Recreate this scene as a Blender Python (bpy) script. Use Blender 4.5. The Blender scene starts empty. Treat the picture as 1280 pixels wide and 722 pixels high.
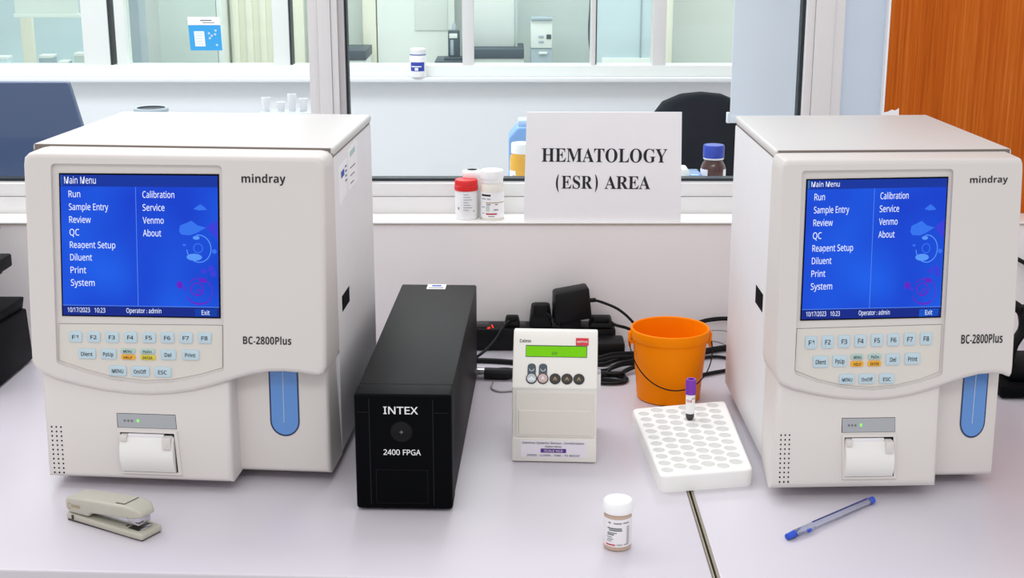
import bpy, bmesh, math, random
from mathutils import Vector, Matrix
random.seed(7)
PI = math.pi
SC = bpy.context.scene
COL = SC.collection

# ------------------------------------------------------------------ camera, world, lights, exposure
cam = bpy.data.cameras.new('camera')
cam.sensor_fit = 'HORIZONTAL'
cam.sensor_width = 36.0
cam.lens = 36.0 * 1764.0 / 1280.0
cam.clip_start = 0.05
co = bpy.data.objects.new('camera', cam)
COL.objects.link(co)
co.location = (0, 0, 0.6815)
co.rotation_euler = (PI / 2 - 0.263, 0, 0)
SC.camera = co

world = bpy.data.worlds.new('world')
SC.world = world
world.use_nodes = True
bg = world.node_tree.nodes['Background']
bg.inputs[0].default_value = (0.985, 0.985, 1.0, 1)
bg.inputs[1].default_value = 0.80

def area(name, loc, size, sizey, power, rot=(0, 0, 0), color=(1, 1, 1)):
    l = bpy.data.lights.new(name, 'AREA')
    l.shape = 'RECTANGLE'; l.size = size; l.size_y = sizey; l.energy = power; l.color = color
    o = bpy.data.objects.new(name, l); COL.objects.link(o)
    o.location = loc; o.rotation_euler = rot
    return o

# fluorescent fittings in the ceiling: over the bench, over the middle room, over the far room
area('ceiling_light_bench', (-1.35, 1.95, 1.95), 1.4, 0.8, 8.0)
area('fill_light_aisle', (-0.2, -0.3, 1.95), 2.4, 0.6, 16.0)  # unseen fill lamp behind the camera, added to brighten the fronts and wall
area('ceiling_light_middle', (-1.0, 2.8, 1.95), 2.6, 0.7, 40.0, color=(0.95, 0.98, 1.0))
area('ceiling_light_far', (-0.3, 5.4, 1.95), 3.6, 1.4, 58.0)

SC.view_settings.view_transform = 'Standard'
SC.view_settings.look = 'None'
SC.view_settings.gamma = 1.0
SC.view_settings.use_curve_mapping = False
SC.view_settings.exposure = 0.1

# ------------------------------------------------------------------ materials
def lin(c):
    r = []
    for v in c:
        v = v / 255.0
        r.append(v / 12.92 if v <= 0.04045 else ((v + 0.055) / 1.055) ** 2.4)
    return (r[0], r[1], r[2], 1.0)

MATS = {}
def mat(name, rgb, rough=0.5, metal=0.0, noise=0.04, scale=30.0, bump=0.0, emit=0.0, trans=0.0, coat=0.0, spec=0.5):
    m = bpy.data.materials.new(name); m.use_nodes = True
    nt = m.node_tree; b = nt.nodes['Principled BSDF']
    c = lin(rgb)
    if emit and name != 'lcd_green': noise = 0.0
    b.inputs['Base Color'].default_value = c
    b.inputs['Roughness'].default_value = rough
    b.inputs['Metallic'].default_value = metal
    b.inputs['Specular IOR Level'].default_value = spec
    if coat: b.inputs['Coat Weight'].default_value = coat
    if trans: b.inputs['Transmission Weight'].default_value = trans
    if emit:
        b.inputs['Emission Color'].default_value = c
        if name != 'lcd_green': b.inputs['Base Color'].default_value = (c[0] * 0.03, c[1] * 0.03, c[2] * 0.03, 1); b.inputs['Specular IOR Level'].default_value = 0.15
        b.inputs['Emission Strength'].default_value = emit
    if noise or bump:
        tc = nt.nodes.new('ShaderNodeTexCoord')
        n = nt.nodes.new('ShaderNodeTexNoise'); n.inputs['Scale'].default_value = scale; n.inputs['Detail'].default_value = 4
        nt.links.new(tc.outputs['Object'], n.inputs['Vector'])
        if noise:
            mx = nt.nodes.new('ShaderNodeMix'); mx.data_type = 'RGBA'
            mx.inputs[6].default_value = tuple(v * (1 - noise) for v in c[:3]) + (1,)
            mx.inputs[7].default_value = tuple(min(1, v * (1 + noise)) for v in c[:3]) + (1,)
            nt.links.new(n.outputs['Fac'], mx.inputs[0])
            nt.links.new(mx.outputs[2], b.inputs['Base Color'])
        if bump:
            n2 = nt.nodes.new('ShaderNodeTexNoise'); n2.inputs['Scale'].default_value = 900; n2.inputs['Detail'].default_value = 2
            nt.links.new(tc.outputs['Object'], n2.inputs['Vector'])
            bp = nt.nodes.new('ShaderNodeBump'); bp.inputs['Strength'].default_value = bump; bp.inputs['Distance'].default_value = 0.001
            nt.links.new(n2.outputs['Fac'], bp.inputs['Height'])
            nt.links.new(bp.outputs['Normal'], b.inputs['Normal'])
    MATS[name] = m
    return m

def glass_mat(name, tint, gloss=0.06):
    m = bpy.data.materials.new(name); m.use_nodes = True
    nt = m.node_tree; nt.nodes.clear()
    out = nt.nodes.new('ShaderNodeOutputMaterial')
    t = nt.nodes.new('ShaderNodeBsdfTransparent'); t.inputs[0].default_value = tint + (1,)
    g = nt.nodes.new('ShaderNodeBsdfGlossy'); g.inputs['Roughness'].default_value = 0.03
    mx = nt.nodes.new('ShaderNodeMixShader'); mx.inputs[0].default_value = gloss
    nt.links.new(t.outputs[0], mx.inputs[1]); nt.links.new(g.outputs[0], mx.inputs[2]); nt.links.new(mx.outputs[0], out.inputs[0])
    MATS[name] = m
    return m

mat('machine_white', (208, 205, 203), 0.42, noise=0.015, scale=12)
mat('machine_cream', (216, 210, 206), 0.45, noise=0.015, scale=12)
mat('machine_grey', (230, 228, 230), 0.5, noise=0.02)
mat('keypad_cream', (218, 212, 204), 0.5, noise=0.01)
mat('key_blue', (190, 212, 222), 0.45, noise=0.02)
mat('key_green', (176, 205, 200), 0.45, noise=0.02)
mat('key_orange', (243, 176, 40), 0.45, noise=0.02)
mat('key_yellow', (222, 205, 62), 0.45, noise=0.02)
mat('ink', (22, 24, 30), 0.6, noise=0.0)
mat('ink_grey', (110, 112, 120), 0.6, noise=0.0)
mat('ink_blue', (40, 80, 170), 0.6, noise=0.0)
mat('ink_red', (190, 40, 55), 0.6, noise=0.0)
mat('ink_white', (235, 235, 235), 0.5, noise=0.0)
mat('dark_gap', (12, 13, 18), 0.7, noise=0.0, spec=0.05)
mat('strip_grey', (165, 168, 172), 0.4, noise=0.02)
mat('seam_shade', (128, 118, 112), 0.8, noise=0.0, spec=0.05)
mat('paper_door', (232, 230, 226), 0.45, noise=0.01)
mat('paper', (249, 248, 250), 0.7, noise=0.02)
mat('paper_label', (238, 234, 236), 0.6, noise=0.02)
mat('bay_blue', (88, 140, 208), 0.22, noise=0.03, scale=20, coat=0.3)
mat('bay_edge', (22, 38, 84), 0.3, noise=0.0)
mat('needle_steel', (180, 200, 225), 0.3, noise=0.0)
mat('led_green', (120, 255, 90), 0.3, noise=0, emit=1.6)
mat('led_red', (255, 60, 40), 0.3, noise=0, emit=1.2)
mat('screen_header', (12, 48, 150), 0.25, noise=0, emit=1.0)
mat('screen_footer', (10, 36, 130), 0.25, noise=0, emit=1.0)
mat('screen_button', (24, 92, 205), 0.25, noise=0, emit=1.0)
mat('screen_text', (225, 234, 252), 0.3, noise=0, emit=1.0)
mat('screen_line', (88, 136, 232), 0.3, noise=0, emit=1.0)
mat('screen_cell', (84, 146, 238), 0.3, noise=0, emit=1.0)
mat('screen_pale', (48, 110, 228), 0.3, noise=0, emit=1.0)
mat('screen_magenta', (96, 28, 188), 0.3, noise=0, emit=1.0)
mat('screen_violet', (52, 58, 208), 0.3, noise=0, emit=1.0)
mat('screen_teal', (70, 130, 150), 0.3, noise=0, emit=1.0)
mat('ups_case', (12, 12, 13), 0.5, noise=0.06, scale=60, bump=0.15, spec=0.15)
mat('ups_front', (6, 7, 10), 0.45, noise=0.03, spec=0.05)
mat('ups_gloss', (8, 9, 12), 0.2, noise=0.0, spec=0.2)
mat('ups_line', (22, 24, 28), 0.4, noise=0.0, spec=0.2)
mat('black_rubber', (10, 11, 14), 0.55, noise=0.05, spec=0.25)
mat('black_plastic', (11, 12, 15), 0.48, noise=0.05, spec=0.25)
mat('black_satin', (7, 9, 13), 0.55, noise=0.05, spec=0.07)
mat('grey_cable', (150, 148, 146), 0.5, noise=0.03)
mat('chrome', (200, 200, 205), 0.2, metal=1.0, noise=0.0)
mat('esr_white', (233, 229, 222), 0.45, noise=0.015)
mat('esr_cream', (226, 220, 210), 0.5, noise=0.015)
mat('lcd_green', (112, 192, 10), 0.4, noise=0.08, scale=60, emit=0.12, spec=0.1)
mat('lcd_dark', (40, 74, 14), 0.4, noise=0)
mat('logo_red', (205, 28, 44), 0.45, noise=0.0)
mat('logo_purple', (92, 44, 140), 0.5, noise=0.0)
mat('lilac_label', (236, 230, 238), 0.6, noise=0.01)
mat('button_dark', (42, 38, 36), 0.35, noise=0.02)
mat('button_silver', (178, 184, 188), 0.3, metal=0.4, noise=0.02)
mat('button_pink', (196, 168, 168), 0.35, noise=0.02)
mat('button_slate', (48, 66, 76), 0.35, noise=0.02)
mat('gold_ink', (170, 140, 80), 0.4, noise=0.0)
mat('bucket_orange', (255, 138, 0), 0.42, noise=0.05, scale=14, spec=0.08)
mat('foam_white', (244, 243, 240), 0.75, noise=0.015, scale=200)
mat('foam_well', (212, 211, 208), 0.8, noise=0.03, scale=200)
mat('cap_purple', (124, 48, 172), 0.4, noise=0.03)
mat('blood', (58, 44, 52), 0.3, noise=0.05)
mat('bottle_white', (242, 242, 244), 0.35, noise=0.01)
mat('bottle_cream', (240, 236, 226), 0.35, noise=0.02)
mat('cap_white', (248, 248, 248), 0.35, noise=0.01)
mat('cap_red', (225, 24, 26), 0.35, noise=0.03)
mat('cap_blue', (28, 62, 176), 0.35, noise=0.03)
mat('amber', (74, 28, 20), 0.1, noise=0.08, scale=8, coat=0.5)
mat('yellow_liquid', (238, 180, 62), 0.25, noise=0.04, scale=20)
mat('vial_tan', (196, 170, 150), 0.25, noise=0.05)
mat('pale_blue_plastic', (126, 172, 232), 0.4, noise=0.04)
mat('pale_blue_light', (190, 214, 244), 0.4, noise=0.03)
mat('stapler_grey', (186, 182, 168), 0.4, noise=0.05, scale=80)
mat('stapler_dark', (50, 46, 40), 0.4, noise=0.0)
mat('pen_blue', (34, 78, 200), 0.3, noise=0.02)
mat('pen_clear', (214, 218, 236), 0.1, noise=0.0, trans=0.85)
mat('ink_tube', (40, 44, 120), 0.3, noise=0.0)
mat('bench_top', (204, 198, 206), 0.32, noise=0.012, scale=4)
mat('bench_edge', (212, 206, 214), 0.4, noise=0.02)
mat('bench_body', (214, 212, 214), 0.5, noise=0.02)
mat('edge_strip', (146, 136, 116), 0.5, noise=0.15, scale=90)
mat('wall_paint', (247, 241, 240), 0.6, noise=0.012, scale=6)
mat('sill_paint', (250, 248, 245), 0.4, noise=0.02, scale=14)
mat('sill_edge', (176, 164, 148), 0.6, noise=0.2, scale=60)
mat('frame_alu', (230, 228, 228), 0.4, noise=0.02)
mat('frame_shade', (196, 192, 194), 0.45, noise=0.02)
mat('gasket', (26, 36, 44), 0.5, noise=0.03)
mat('middle_wall', (236, 240, 244), 0.6, noise=0.01)
mat('far_wall', (232, 238, 234), 0.6, noise=0.03, scale=2)
mat('far_white', (238, 242, 238), 0.5, noise=0.02)
mat('far_cream', (240, 238, 220), 0.6, noise=0.03, scale=3)
mat('far_dark', (64, 78, 90), 0.5, noise=0.05)
mat('far_grey', (168, 182, 192), 0.5, noise=0.05)
mat('far_green', (206, 218, 212), 0.5, noise=0.05)
mat('far_blue_glass', (206, 224, 230), 0.5, noise=0.08, scale=5)
mat('poster_blue', (40, 160, 226), 0.5, noise=0.03)
mat('blind_blue', (236, 243, 252), 0.7, noise=0.02, scale=20)
mat('frosted_blue', (206, 219, 234), 0.55, noise=0.02, scale=20)
mat('chair_black', (12, 20, 30), 0.8, noise=0.12, scale=40, spec=0.1)
mat('navy_panel', (62, 80, 116), 0.35, noise=0.05, scale=5)
mat('floor_tile', (190, 188, 184), 0.4, noise=0.05, scale=3)
mat('clear_plastic', (232, 238, 242), 0.2, noise=0.02, trans=0.4)
glass_mat('window_glass', (0.965, 0.98, 0.985), 0.015)
glass_mat('far_glass', (0.92, 0.96, 0.94), 0.02)

# blue LCD picture: brighter towards its upper right, as the display shows
def screen_material():
    m = bpy.data.materials.new('screen_blue'); m.use_nodes = True
    nt = m.node_tree; b = nt.nodes['Principled BSDF']
    b.inputs['Base Color'].default_value = (0.0, 0.005, 0.03, 1); b.inputs['Roughness'].default_value = 0.25; b.inputs['Specular IOR Level'].default_value = 0.15
    tc = nt.nodes.new('ShaderNodeTexCoord')
    n = nt.nodes.new('ShaderNodeTexNoise'); n.inputs['Scale'].default_value = 9; n.inputs['Detail'].default_value = 1
    nt.links.new(tc.outputs['Object'], n.inputs['Vector'])
    r = nt.nodes.new('ShaderNodeValToRGB')
    r.color_ramp.elements[0].position = 0.3; r.color_ramp.elements[0].color = lin((8, 44, 186))
    r.color_ramp.elements[1].position = 0.72; r.color_ramp.elements[1].color = lin((22, 92, 226))
    nt.links.new(n.outputs['Fac'], r.inputs['Fac'])
    nt.links.new(r.outputs['Color'], b.inputs['Emission Color'])
    b.inputs['Emission Strength'].default_value = 1.0
    MATS['screen_blue'] = m
screen_material()

def wood_material():
    m = bpy.data.materials.new('wood_laminate'); m.use_nodes = True
    nt = m.node_tree; b = nt.nodes['Principled BSDF']; b.inputs['Roughness'].default_value = 0.5; b.inputs['Specular IOR Level'].default_value = 0.1
    tc = nt.nodes.new('ShaderNodeTexCoord'); mp = nt.nodes.new('ShaderNodeMapping')
    mp.inputs['Scale'].default_value = (330, 60, 5.0); mp.inputs['Rotation'].default_value = (0, math.radians(-2.5), 0)
    n = nt.nodes.new('ShaderNodeTexNoise'); n.inputs['Scale'].default_value = 1.0; n.inputs['Detail'].default_value = 6; n.inputs['Roughness'].default_value = 0.65
    nt.links.new(tc.outputs['Object'], mp.inputs['Vector']); nt.links.new(mp.outputs[0], n.inputs['Vector'])
    mp2 = nt.nodes.new('ShaderNodeMapping'); mp2.inputs['Scale'].default_value = (14, 10, 0.7)
    n2 = nt.nodes.new('ShaderNodeTexNoise'); n2.inputs['Scale'].default_value = 1.0; n2.inputs['Detail'].default_value = 3
    nt.links.new(tc.outputs['Object'], mp2.inputs['Vector']); nt.links.new(mp2.outputs[0], n2.inputs['Vector'])
    ad = nt.nodes.new('ShaderNodeMath'); ad.operation = 'ADD'
    sc = nt.nodes.new('ShaderNodeMath'); sc.operation = 'MULTIPLY_ADD'; sc.inputs[1].default_value = 0.45; sc.inputs[2].default_value = 0.275
    nt.links.new(n2.outputs['Fac'], sc.inputs[0])
    nt.links.new(n.outputs['Fac'], ad.inputs[0]); nt.links.new(sc.outputs[0], ad.inputs[1])
    hf = nt.nodes.new('ShaderNodeMath'); hf.operation = 'MULTIPLY'; hf.inputs[1].default_value = 0.5
    nt.links.new(ad.outputs[0], hf.inputs[0])
    r = nt.nodes.new('ShaderNodeValToRGB')
    e = r.color_ramp.elements
    e[0].position = 0.34; e[0].color = lin((160, 68, 10)); e[1].position = 0.68; e[1].color = lin((222, 132, 56))
    k = e.new(0.5); k.color = lin((196, 96, 22))
    nt.links.new(hf.outputs[0], r.inputs['Fac']); nt.links.new(r.outputs['Color'], b.inputs['Base Color'])
    MATS['wood_laminate'] = m
wood_material()

# ------------------------------------------------------------------ mesh helpers
class MB:
    """collects shapes, each face with a material slot"""
    def __init__(self, *mats):
        self.v = []; self.f = []; self.mi = []; self.mats = list(mats)
    def m(self, name):
        if name not in self.mats: self.mats.append(name)
        return self.mats.index(name)
    def add(self, verts, faces, mi=0):
        o = len(self.v)
        self.v.extend([tuple(p) for p in verts])
        for f in faces:
            self.f.append([i + o for i in f]); self.mi.append(mi)
        return self
    def add_bm(self, bm, mi=0, M=None):
        bm.verts.index_update()
        vs = [(M @ v.co if M else v.co) for v in bm.verts]
        self.add([tuple(v) for v in vs], [[v.index for v in f.verts] for f in bm.faces], mi)
        bm.free(); return self
    def box(self, a, b, r=0.0, mi=0, M=None, seg=2):
        bm = bmesh.new(); bmesh.ops.create_cube(bm, size=1)
        for v in bm.verts:
            v.co = Vector([(a[i] + b[i]) / 2 + v.co[i] * (b[i] - a[i]) for i in range(3)])
        if r > 0:
            bmesh.ops.bevel(bm, geom=bm.edges[:], offset=r, segments=seg, affect='EDGES', profile=0.5)
        return self.add_bm(bm, mi, M)
    def hexa(self, p8, r=0.0, mi=0, seg=2):
        """p8: bottom four then top four, counter-clockwise from above"""
        bm = bmesh.new(); vs = [bm.verts.new(p) for p in p8]
        for f in ((3, 2, 1, 0), (4, 5, 6, 7), (0, 1, 5, 4), (1, 2, 6, 5), (2, 3, 7, 6), (3, 0, 4, 7)):
            bm.faces.new([vs[i] for i in f])
        if r > 0: bmesh.ops.bevel(bm, geom=bm.edges[:], offset=r, segments=seg, affect='EDGES', profile=0.5)
        return self.add_bm(bm, mi)
    def lathe(self, prof, c=(0, 0, 0), n=40, mi=0, M=None, mis=None):
        vs = []; fs = []
        for r, z in prof:
            for k in range(n):
                a = 2 * PI * k / n
                vs.append(Vector((r * math.cos(a), r * math.sin(a), z)))
        vs = [(M @ v if M else v + Vector(c)) for v in vs]
        o = len(self.v); self.v.extend([tuple(v) for v in vs])
        for i in range(len(prof) - 1):
            for k in range(n):
                k2 = (k + 1) % n
                self.f.append([o + i * n + k, o + i * n + k2, o + (i + 1) * n + k2, o + (i + 1) * n + k])
                self.mi.append(mis[i] if mis else mi)
        if prof[0][0] > 1e-6:
            self.f.append([o + k for k in range(n)][::-1]); self.mi.append(mis[0] if mis else mi)
        if prof[-1][0] > 1e-6:
            self.f.append([o + (len(prof) - 1) * n + k for k in range(n)]); self.mi.append(mis[-1] if mis else mi)
        return self
    def tube(self, pts, r, n=8, mi=0, smooth=True):
        P = [Vector(p) for p in pts]
        if smooth and len(P) > 2:
            Q = []
            for i in range(len(P) - 1):
                p0 = P[max(i - 1, 0)]; p1 = P[i]; p2 = P[i + 1]; p3 = P[min(i + 2, len(P) - 1)]
                for k in range(6):
                    t = k / 6
                    Q.append(0.5 * ((2 * p1) + (p2 - p0) * t + (2 * p0 - 5 * p1 + 4 * p2 - p3) * t * t + (3 * p1 - p0 - 3 * p2 + p3) * t ** 3))
            Q.append(P[-1]); P = Q
        vs = []; fs = []; up = None
        for i, p in enumerate(P):
            d = (P[min(i + 1, len(P) - 1)] - P[max(i - 1, 0)]).normalized()
            if up is None:
                up = d.orthogonal().normalized()
            else:
                up = (up - d * up.dot(d)).normalized()
            s = d.cross(up)
            for k in range(n):
                a = 2 * PI * k / n
                vs.append(p + (up * math.cos(a) + s * math.sin(a)) * r)
        for i in range(len(P) - 1):
            for k in range(n):
                k2 = (k + 1) % n
                fs.append([i * n + k, i * n + k2, (i + 1) * n + k2, (i + 1) * n + k])
        fs.append(list(range(n))[::-1]); fs.append([(len(P) - 1) * n + k for k in range(n)])
        return self.add(vs, fs, mi)
    def slab(self, outline, d0, d1, P, r=0.0, hole=None, hole_depth=0.0, seg=3, mi=0, floor_mi=None):
        """extrude a counter-clockwise outline from depth d0 to d1 with a rounded front edge, P maps (a,b,d) to space"""
        n = len(outline)
        rings = [(outline, d0)]
        if r > 0:
            for k in range(seg + 1):
                a = PI / 2 * k / seg
                rings.append((offset(outline, r * (1 - math.cos(a))), d1 - r + r * math.sin(a)))
        else:
            rings.append((outline, d1))
        vs = []; fs = []
        for ol, d in rings:
            vs.extend([P(a, b, d) for a, b in ol])
        for i in range(len(rings) - 1):
            for k in range(n):
                k2 = (k + 1) % n
                fs.append([i * n + k, i * n + k2, (i + 1) * n + k2, (i + 1) * n + k])
        fs.append(list(range(n))[::-1])
        last = (len(rings) - 1) * n
        if hole is None:
            fs.append([last + k for k in range(n)])
            return self.add(vs, fs, mi)
        self.add(vs, fs, mi)
        # front face with holes, each hole a pocket with a floor
        holes = hole if isinstance(hole[0][0], (tuple, list)) else [hole]
        bm = bmesh.new(); edges = []
        loops = [rings[-1][0]] + holes
        for lp in loops:
            bv = [bm.verts.new((a, b, 0)) for a, b in lp]
            for k in range(len(bv)): edges.append(bm.edges.new((bv[k], bv[(k + 1) % len(bv)])))
        bmesh.ops.triangle_fill(bm, use_beauty=True, use_dissolve=False, edges=edges)
        bmesh.ops.recalc_face_normals(bm, faces=bm.faces[:])
        bm.verts.index_update()
        tv = [P(v.co.x, v.co.y, d1) for v in bm.verts]
        tf = []
        for f in bm.faces:
            ids = [v.index for v in f.verts]
            if f.normal.z < 0: ids.reverse()
            tf.append(ids)
        self.add(tv, tf, mi); bm.free()
        for lp in holes:
            m = len(lp)
            hv = [P(a, b, d1) for a, b in lp] + [P(a, b, d1 - hole_depth) for a, b in lp]
            self.add(hv, [[(k + 1) % m, k, m + k, m + (k + 1) % m] for k in range(m)], mi)
            self.add([P(a, b, d1 - hole_depth) for a, b in lp], [list(range(m))], mi if floor_mi is None else floor_mi)
        return self
    def text(self, body, x0, x1, zb, cap, P, d, mi=0, bold=0.0, slope=0.0):
        """flat lettering stretched between x0 and x1, on a baseline zb"""
        vs, fs, (mnx, mxx), caph = glyphs(sans(body, bold >= 0.013), bold if bold < 0.013 else 0.0)
        if x1 is None: x1 = x0 + (mxx - mnx) * cap / caph
        sx = (x1 - x0) / (mxx - mnx); sz = cap / caph
        self.add([P(x0 + (x - mnx) * sx, zb + y * sz + slope * (x - mnx) * sx, d) for x, y in vs], fs, mi)
        return self
    def build(self, name, parent=None, loc=None, rotz=0.0, smooth=True, angle=38):
        me = bpy.data.meshes.new(name)
        me.from_pydata([tuple(p) for p in self.v], [], self.f)
        for k in self.mats: me.materials.append(MATS[k])
        me.polygons.foreach_set('material_index', self.mi)
        bm = bmesh.new(); bm.from_mesh(me)
        if smooth:
            lim = math.radians(angle)
            for f in bm.faces: f.smooth = True
            for e in bm.edges:
                if len(e.link_faces) == 2:
                    if e.calc_face_angle(0) > lim: e.smooth = False
        bm.to_mesh(me); bm.free()
        o = bpy.data.objects.new(name, me); COL.objects.link(o)
        if parent: o.parent = parent
        if loc: o.location = loc
        if rotz: o.rotation_euler = (0, 0, rotz)
        return o

def offset(ol, r):
    n = len(ol); out = []
    for i in range(n):
        p = Vector(ol[i - 1]); q = Vector(ol[i]); s = Vector(ol[(i + 1) % n])
        e1 = (q - p).normalized(); e2 = (s - q).normalized()
        n1 = Vector((-e1.y, e1.x)); n2 = Vector((-e2.y, e2.x))
        b = n1 + n2
        if b.length < 1e-6: b = n1
        b.normalize()
        k = max(0.5, b.dot(n1))
        out.append(tuple(q + b * (r / k)))
    return out

def rrect(x0, z0, x1, z1, r, n=5):
    out = []
    for cx, cz, a0 in ((x1 - r, z0 + r, -PI / 2), (x1 - r, z1 - r, 0), (x0 + r, z1 - r, PI / 2), (x0 + r, z0 + r, PI)):
        for k in range(n + 1):
            a = a0 + PI / 2 * k / n
            out.append((cx + r * math.cos(a), cz + r * math.sin(a)))
    return out

def rpoly(pts, rads, n=5):
    """polygon with rounded corners"""
    out = []; N = len(pts)
    for i in range(N):
        r = rads[i] if isinstance(rads, (list, tuple)) else rads
        q = Vector(pts[i])
        if r <= 0: out.append(tuple(q)); continue
        a = (Vector(pts[i - 1]) - q); b = (Vector(pts[(i + 1) % N]) - q)
        ra = min(r, a.length * 0.49); rb = min(r, b.length * 0.49)
        p0 = q + a.normalized() * ra; p2 = q + b.normalized() * rb
        for k in range(n + 1):
            t = k / n
            out.append(tuple((1 - t) ** 2 * p0 + 2 * t * (1 - t) * q + t * t * p2))
    return out

def circle(cx, cz, r, n=24, rz=None):
    rz = rz or r
    return [(cx + r * math.cos(2 * PI * k / n), cz + rz * math.sin(2 * PI * k / n)) for k in range(n)]

def sans(s, heavy=False):
    out = ''
    for c in s:
        if 'A' <= c <= 'Z': out += chr((0x1D5D4 if heavy else 0x1D5A0) + ord(c) - 65)
        elif 'a' <= c <= 'z': out += chr((0x1D5EE if heavy else 0x1D5BA) + ord(c) - 97)
        elif '0' <= c <= '9': out += chr((0x1D7EC if heavy else 0x1D7E2) + ord(c) - 48)
        else: out += c
    return out

GC = {}; TMP = {}
def glyphs(body, bold=0.0):
    key = (body, bold)
    if key in GC: return GC[key]
    def conv(s, off):
        if 'o' not in TMP:
            cu = bpy.data.curves.new('lettering', 'FONT'); cu.size = 1.0; cu.resolution_u = 3
            TMP['o'] = bpy.data.objects.new('lettering', cu)
        o = TMP['o']; cu = o.data; cu.body = s; cu.offset = off; COL.objects.link(o)
        dg = bpy.context.evaluated_depsgraph_get()
        me = o.evaluated_get(dg).to_mesh()
        vs = [(v.co.x, v.co.y) for v in me.vertices]; fs = [list(p.vertices) for p in me.polygons]
        o.evaluated_get(dg).to_mesh_clear(); COL.objects.unlink(o)
        return vs, fs
    if 'H' not in GC:
        hv, _ = conv(sans('H'), 0.0); GC['H'] = max(y for x, y in hv)
    vs, fs = conv(body, bold)
    xs = [x for x, y in vs]
    GC[key] = (vs, fs, (min(xs), max(xs)), GC['H'])
    return GC[key]

# ------------------------------------------------------------------ tagging helpers
def tag(o, label=None, cat=None, group=None, kind=None):
    if label: o['label'] = label
    if cat: o['category'] = cat
    if group: o['group'] = group
    if kind: o['kind'] = kind
    return o

def thing(name, label, cat, loc=(0, 0, 0), rotz=0.0, group=None):
    o = bpy.data.objects.new(name, None); o.empty_display_size = 0.02; COL.objects.link(o)
    o.location = loc; o.rotation_euler = (0, 0, rotz)
    return tag(o, label, cat, group)

def struct(name, mb, parent=None, **k):
    o = mb.build(name, parent, **k); 
    if parent is None: o['kind'] = 'structure'
    return o

def XZ(y):                      # outline in x,z facing the camera, depth towards the camera
    return lambda a, b, d: (a, y - d, b)
def XY(z):                      # outline in x,y, depth upwards
    return lambda a, b, d: (a, b, z + d)

def interp(x, ks):
    for (a, b), (c, d) in zip(ks, ks[1:]):
        if x <= c or (c, d) == ks[-1]:
            return b + (x - a) * (d - b) / (c - a)

# ================================================================== THE SETTING
mb = MB('floor_tile'); mb.box((-3.2, -0.6, -0.80), (3.0, 7.0, -0.75)); struct('floor', mb)

# wall under the window, its sill
mb = MB('wall_paint'); mb.box((-2.0, 2.204, -0.75), (1.6, 2.33, 0.1944)); struct('wall_back', mb)
mb = MB('sill_paint', 'sill_edge')
mb.box((-2.0, 2.200, 0.1966), (1.6, 2.33, 0.199), r=0.0008)
mb.box((-2.0, 2.2012, 0.1945), (1.6, 2.33, 0.1965), mi=1)
struct('trim_1', mb)

# the aluminium window towards the middle room: rails, mullions, gaskets, panes
win = bpy.data.objects.new('window_1', None); COL.objects.link(win); win['kind'] = 'structure'
ZT = 1.10
mb = MB('frame_alu', 'frame_shade')
mb.box((-2.0, 2.270, 0.199), (0.528, 2.325, 0.2255), r=0.001)
mb.box((-2.0, 2.274, 0.2262), (0.528, 2.320, 0.2480), r=0.001)
mb.box((-2.0, 2.285, 0.2479), (0.528, 2.312, 0.2499), mi=0)
mb.box((-2.0, 2.270, ZT), (0.528, 2.325, ZT + 0.06), r=0.001)
mb.box((0.468, 2.270, 0.2500), (0.4805, 2.320, ZT), r=0.001)
mb.box((0.481, 2.266, 0.2500), (0.511, 2.320, ZT), r=0.001)
mb.box((0.5115, 2.270, 0.2500), (0.528, 2.320, ZT), r=0.001)
mb.box((-0.324, 2.270, 0.2500), (-0.309, 2.320, ZT), r=0.001, mi=0)
mb.box((-0.3085, 2.266, 0.2500), (-0.288, 2.320, ZT), r=0.001, mi=0)
mb.box((-0.2875, 2.270, 0.2500), (-0.2775, 2.320, ZT), r=0.001, mi=0)
mb.box((-0.2773, 2.278, 0.2500), (-0.2675, 2.316, ZT), r=0.001, mi=1)
mb.build('window_frame', win)
mb = MB('gasket')
mb.box((-0.2674, 2.284, 0.2500), (-0.2635, 2.306, ZT)); mb.box((0.4625, 2.284, 0.2500), (0.468, 2.306, ZT))
mb.box((-0.2636, 2.284, 0.2500), (0.4626, 2.306, 0.2545)); mb.box((-2.0, 2.284, 0.2500), (-0.324, 2.306, 0.2545))
mb.build('gasket', win)
mb = MB('window_glass'); mb.box((-0.2634, 2.292, 0.2546), (0.4624, 2.297, ZT)); mb.build('pane', win)
mb = MB('window_glass'); mb.box((-2.0, 2.292, 0.2546), (-0.3241, 2.297, ZT)); mb.build('pane', win)

# next pane to the right, covered with pale blue film
win2 = bpy.data.objects.new('window_2', None); COL.objects.link(win2); win2['kind'] = 'structure'
mb = MB('frosted_blue'); mb.box((0.5285, 2.284, 0.199), (0.70, 2.30, ZT)); mb.build('pane', win2)
mb = MB('frame_alu'); mb.box((0.5285, 2.270, ZT), (1.6, 2.325, ZT + 0.06)); mb.build('window_frame', win2)

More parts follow.
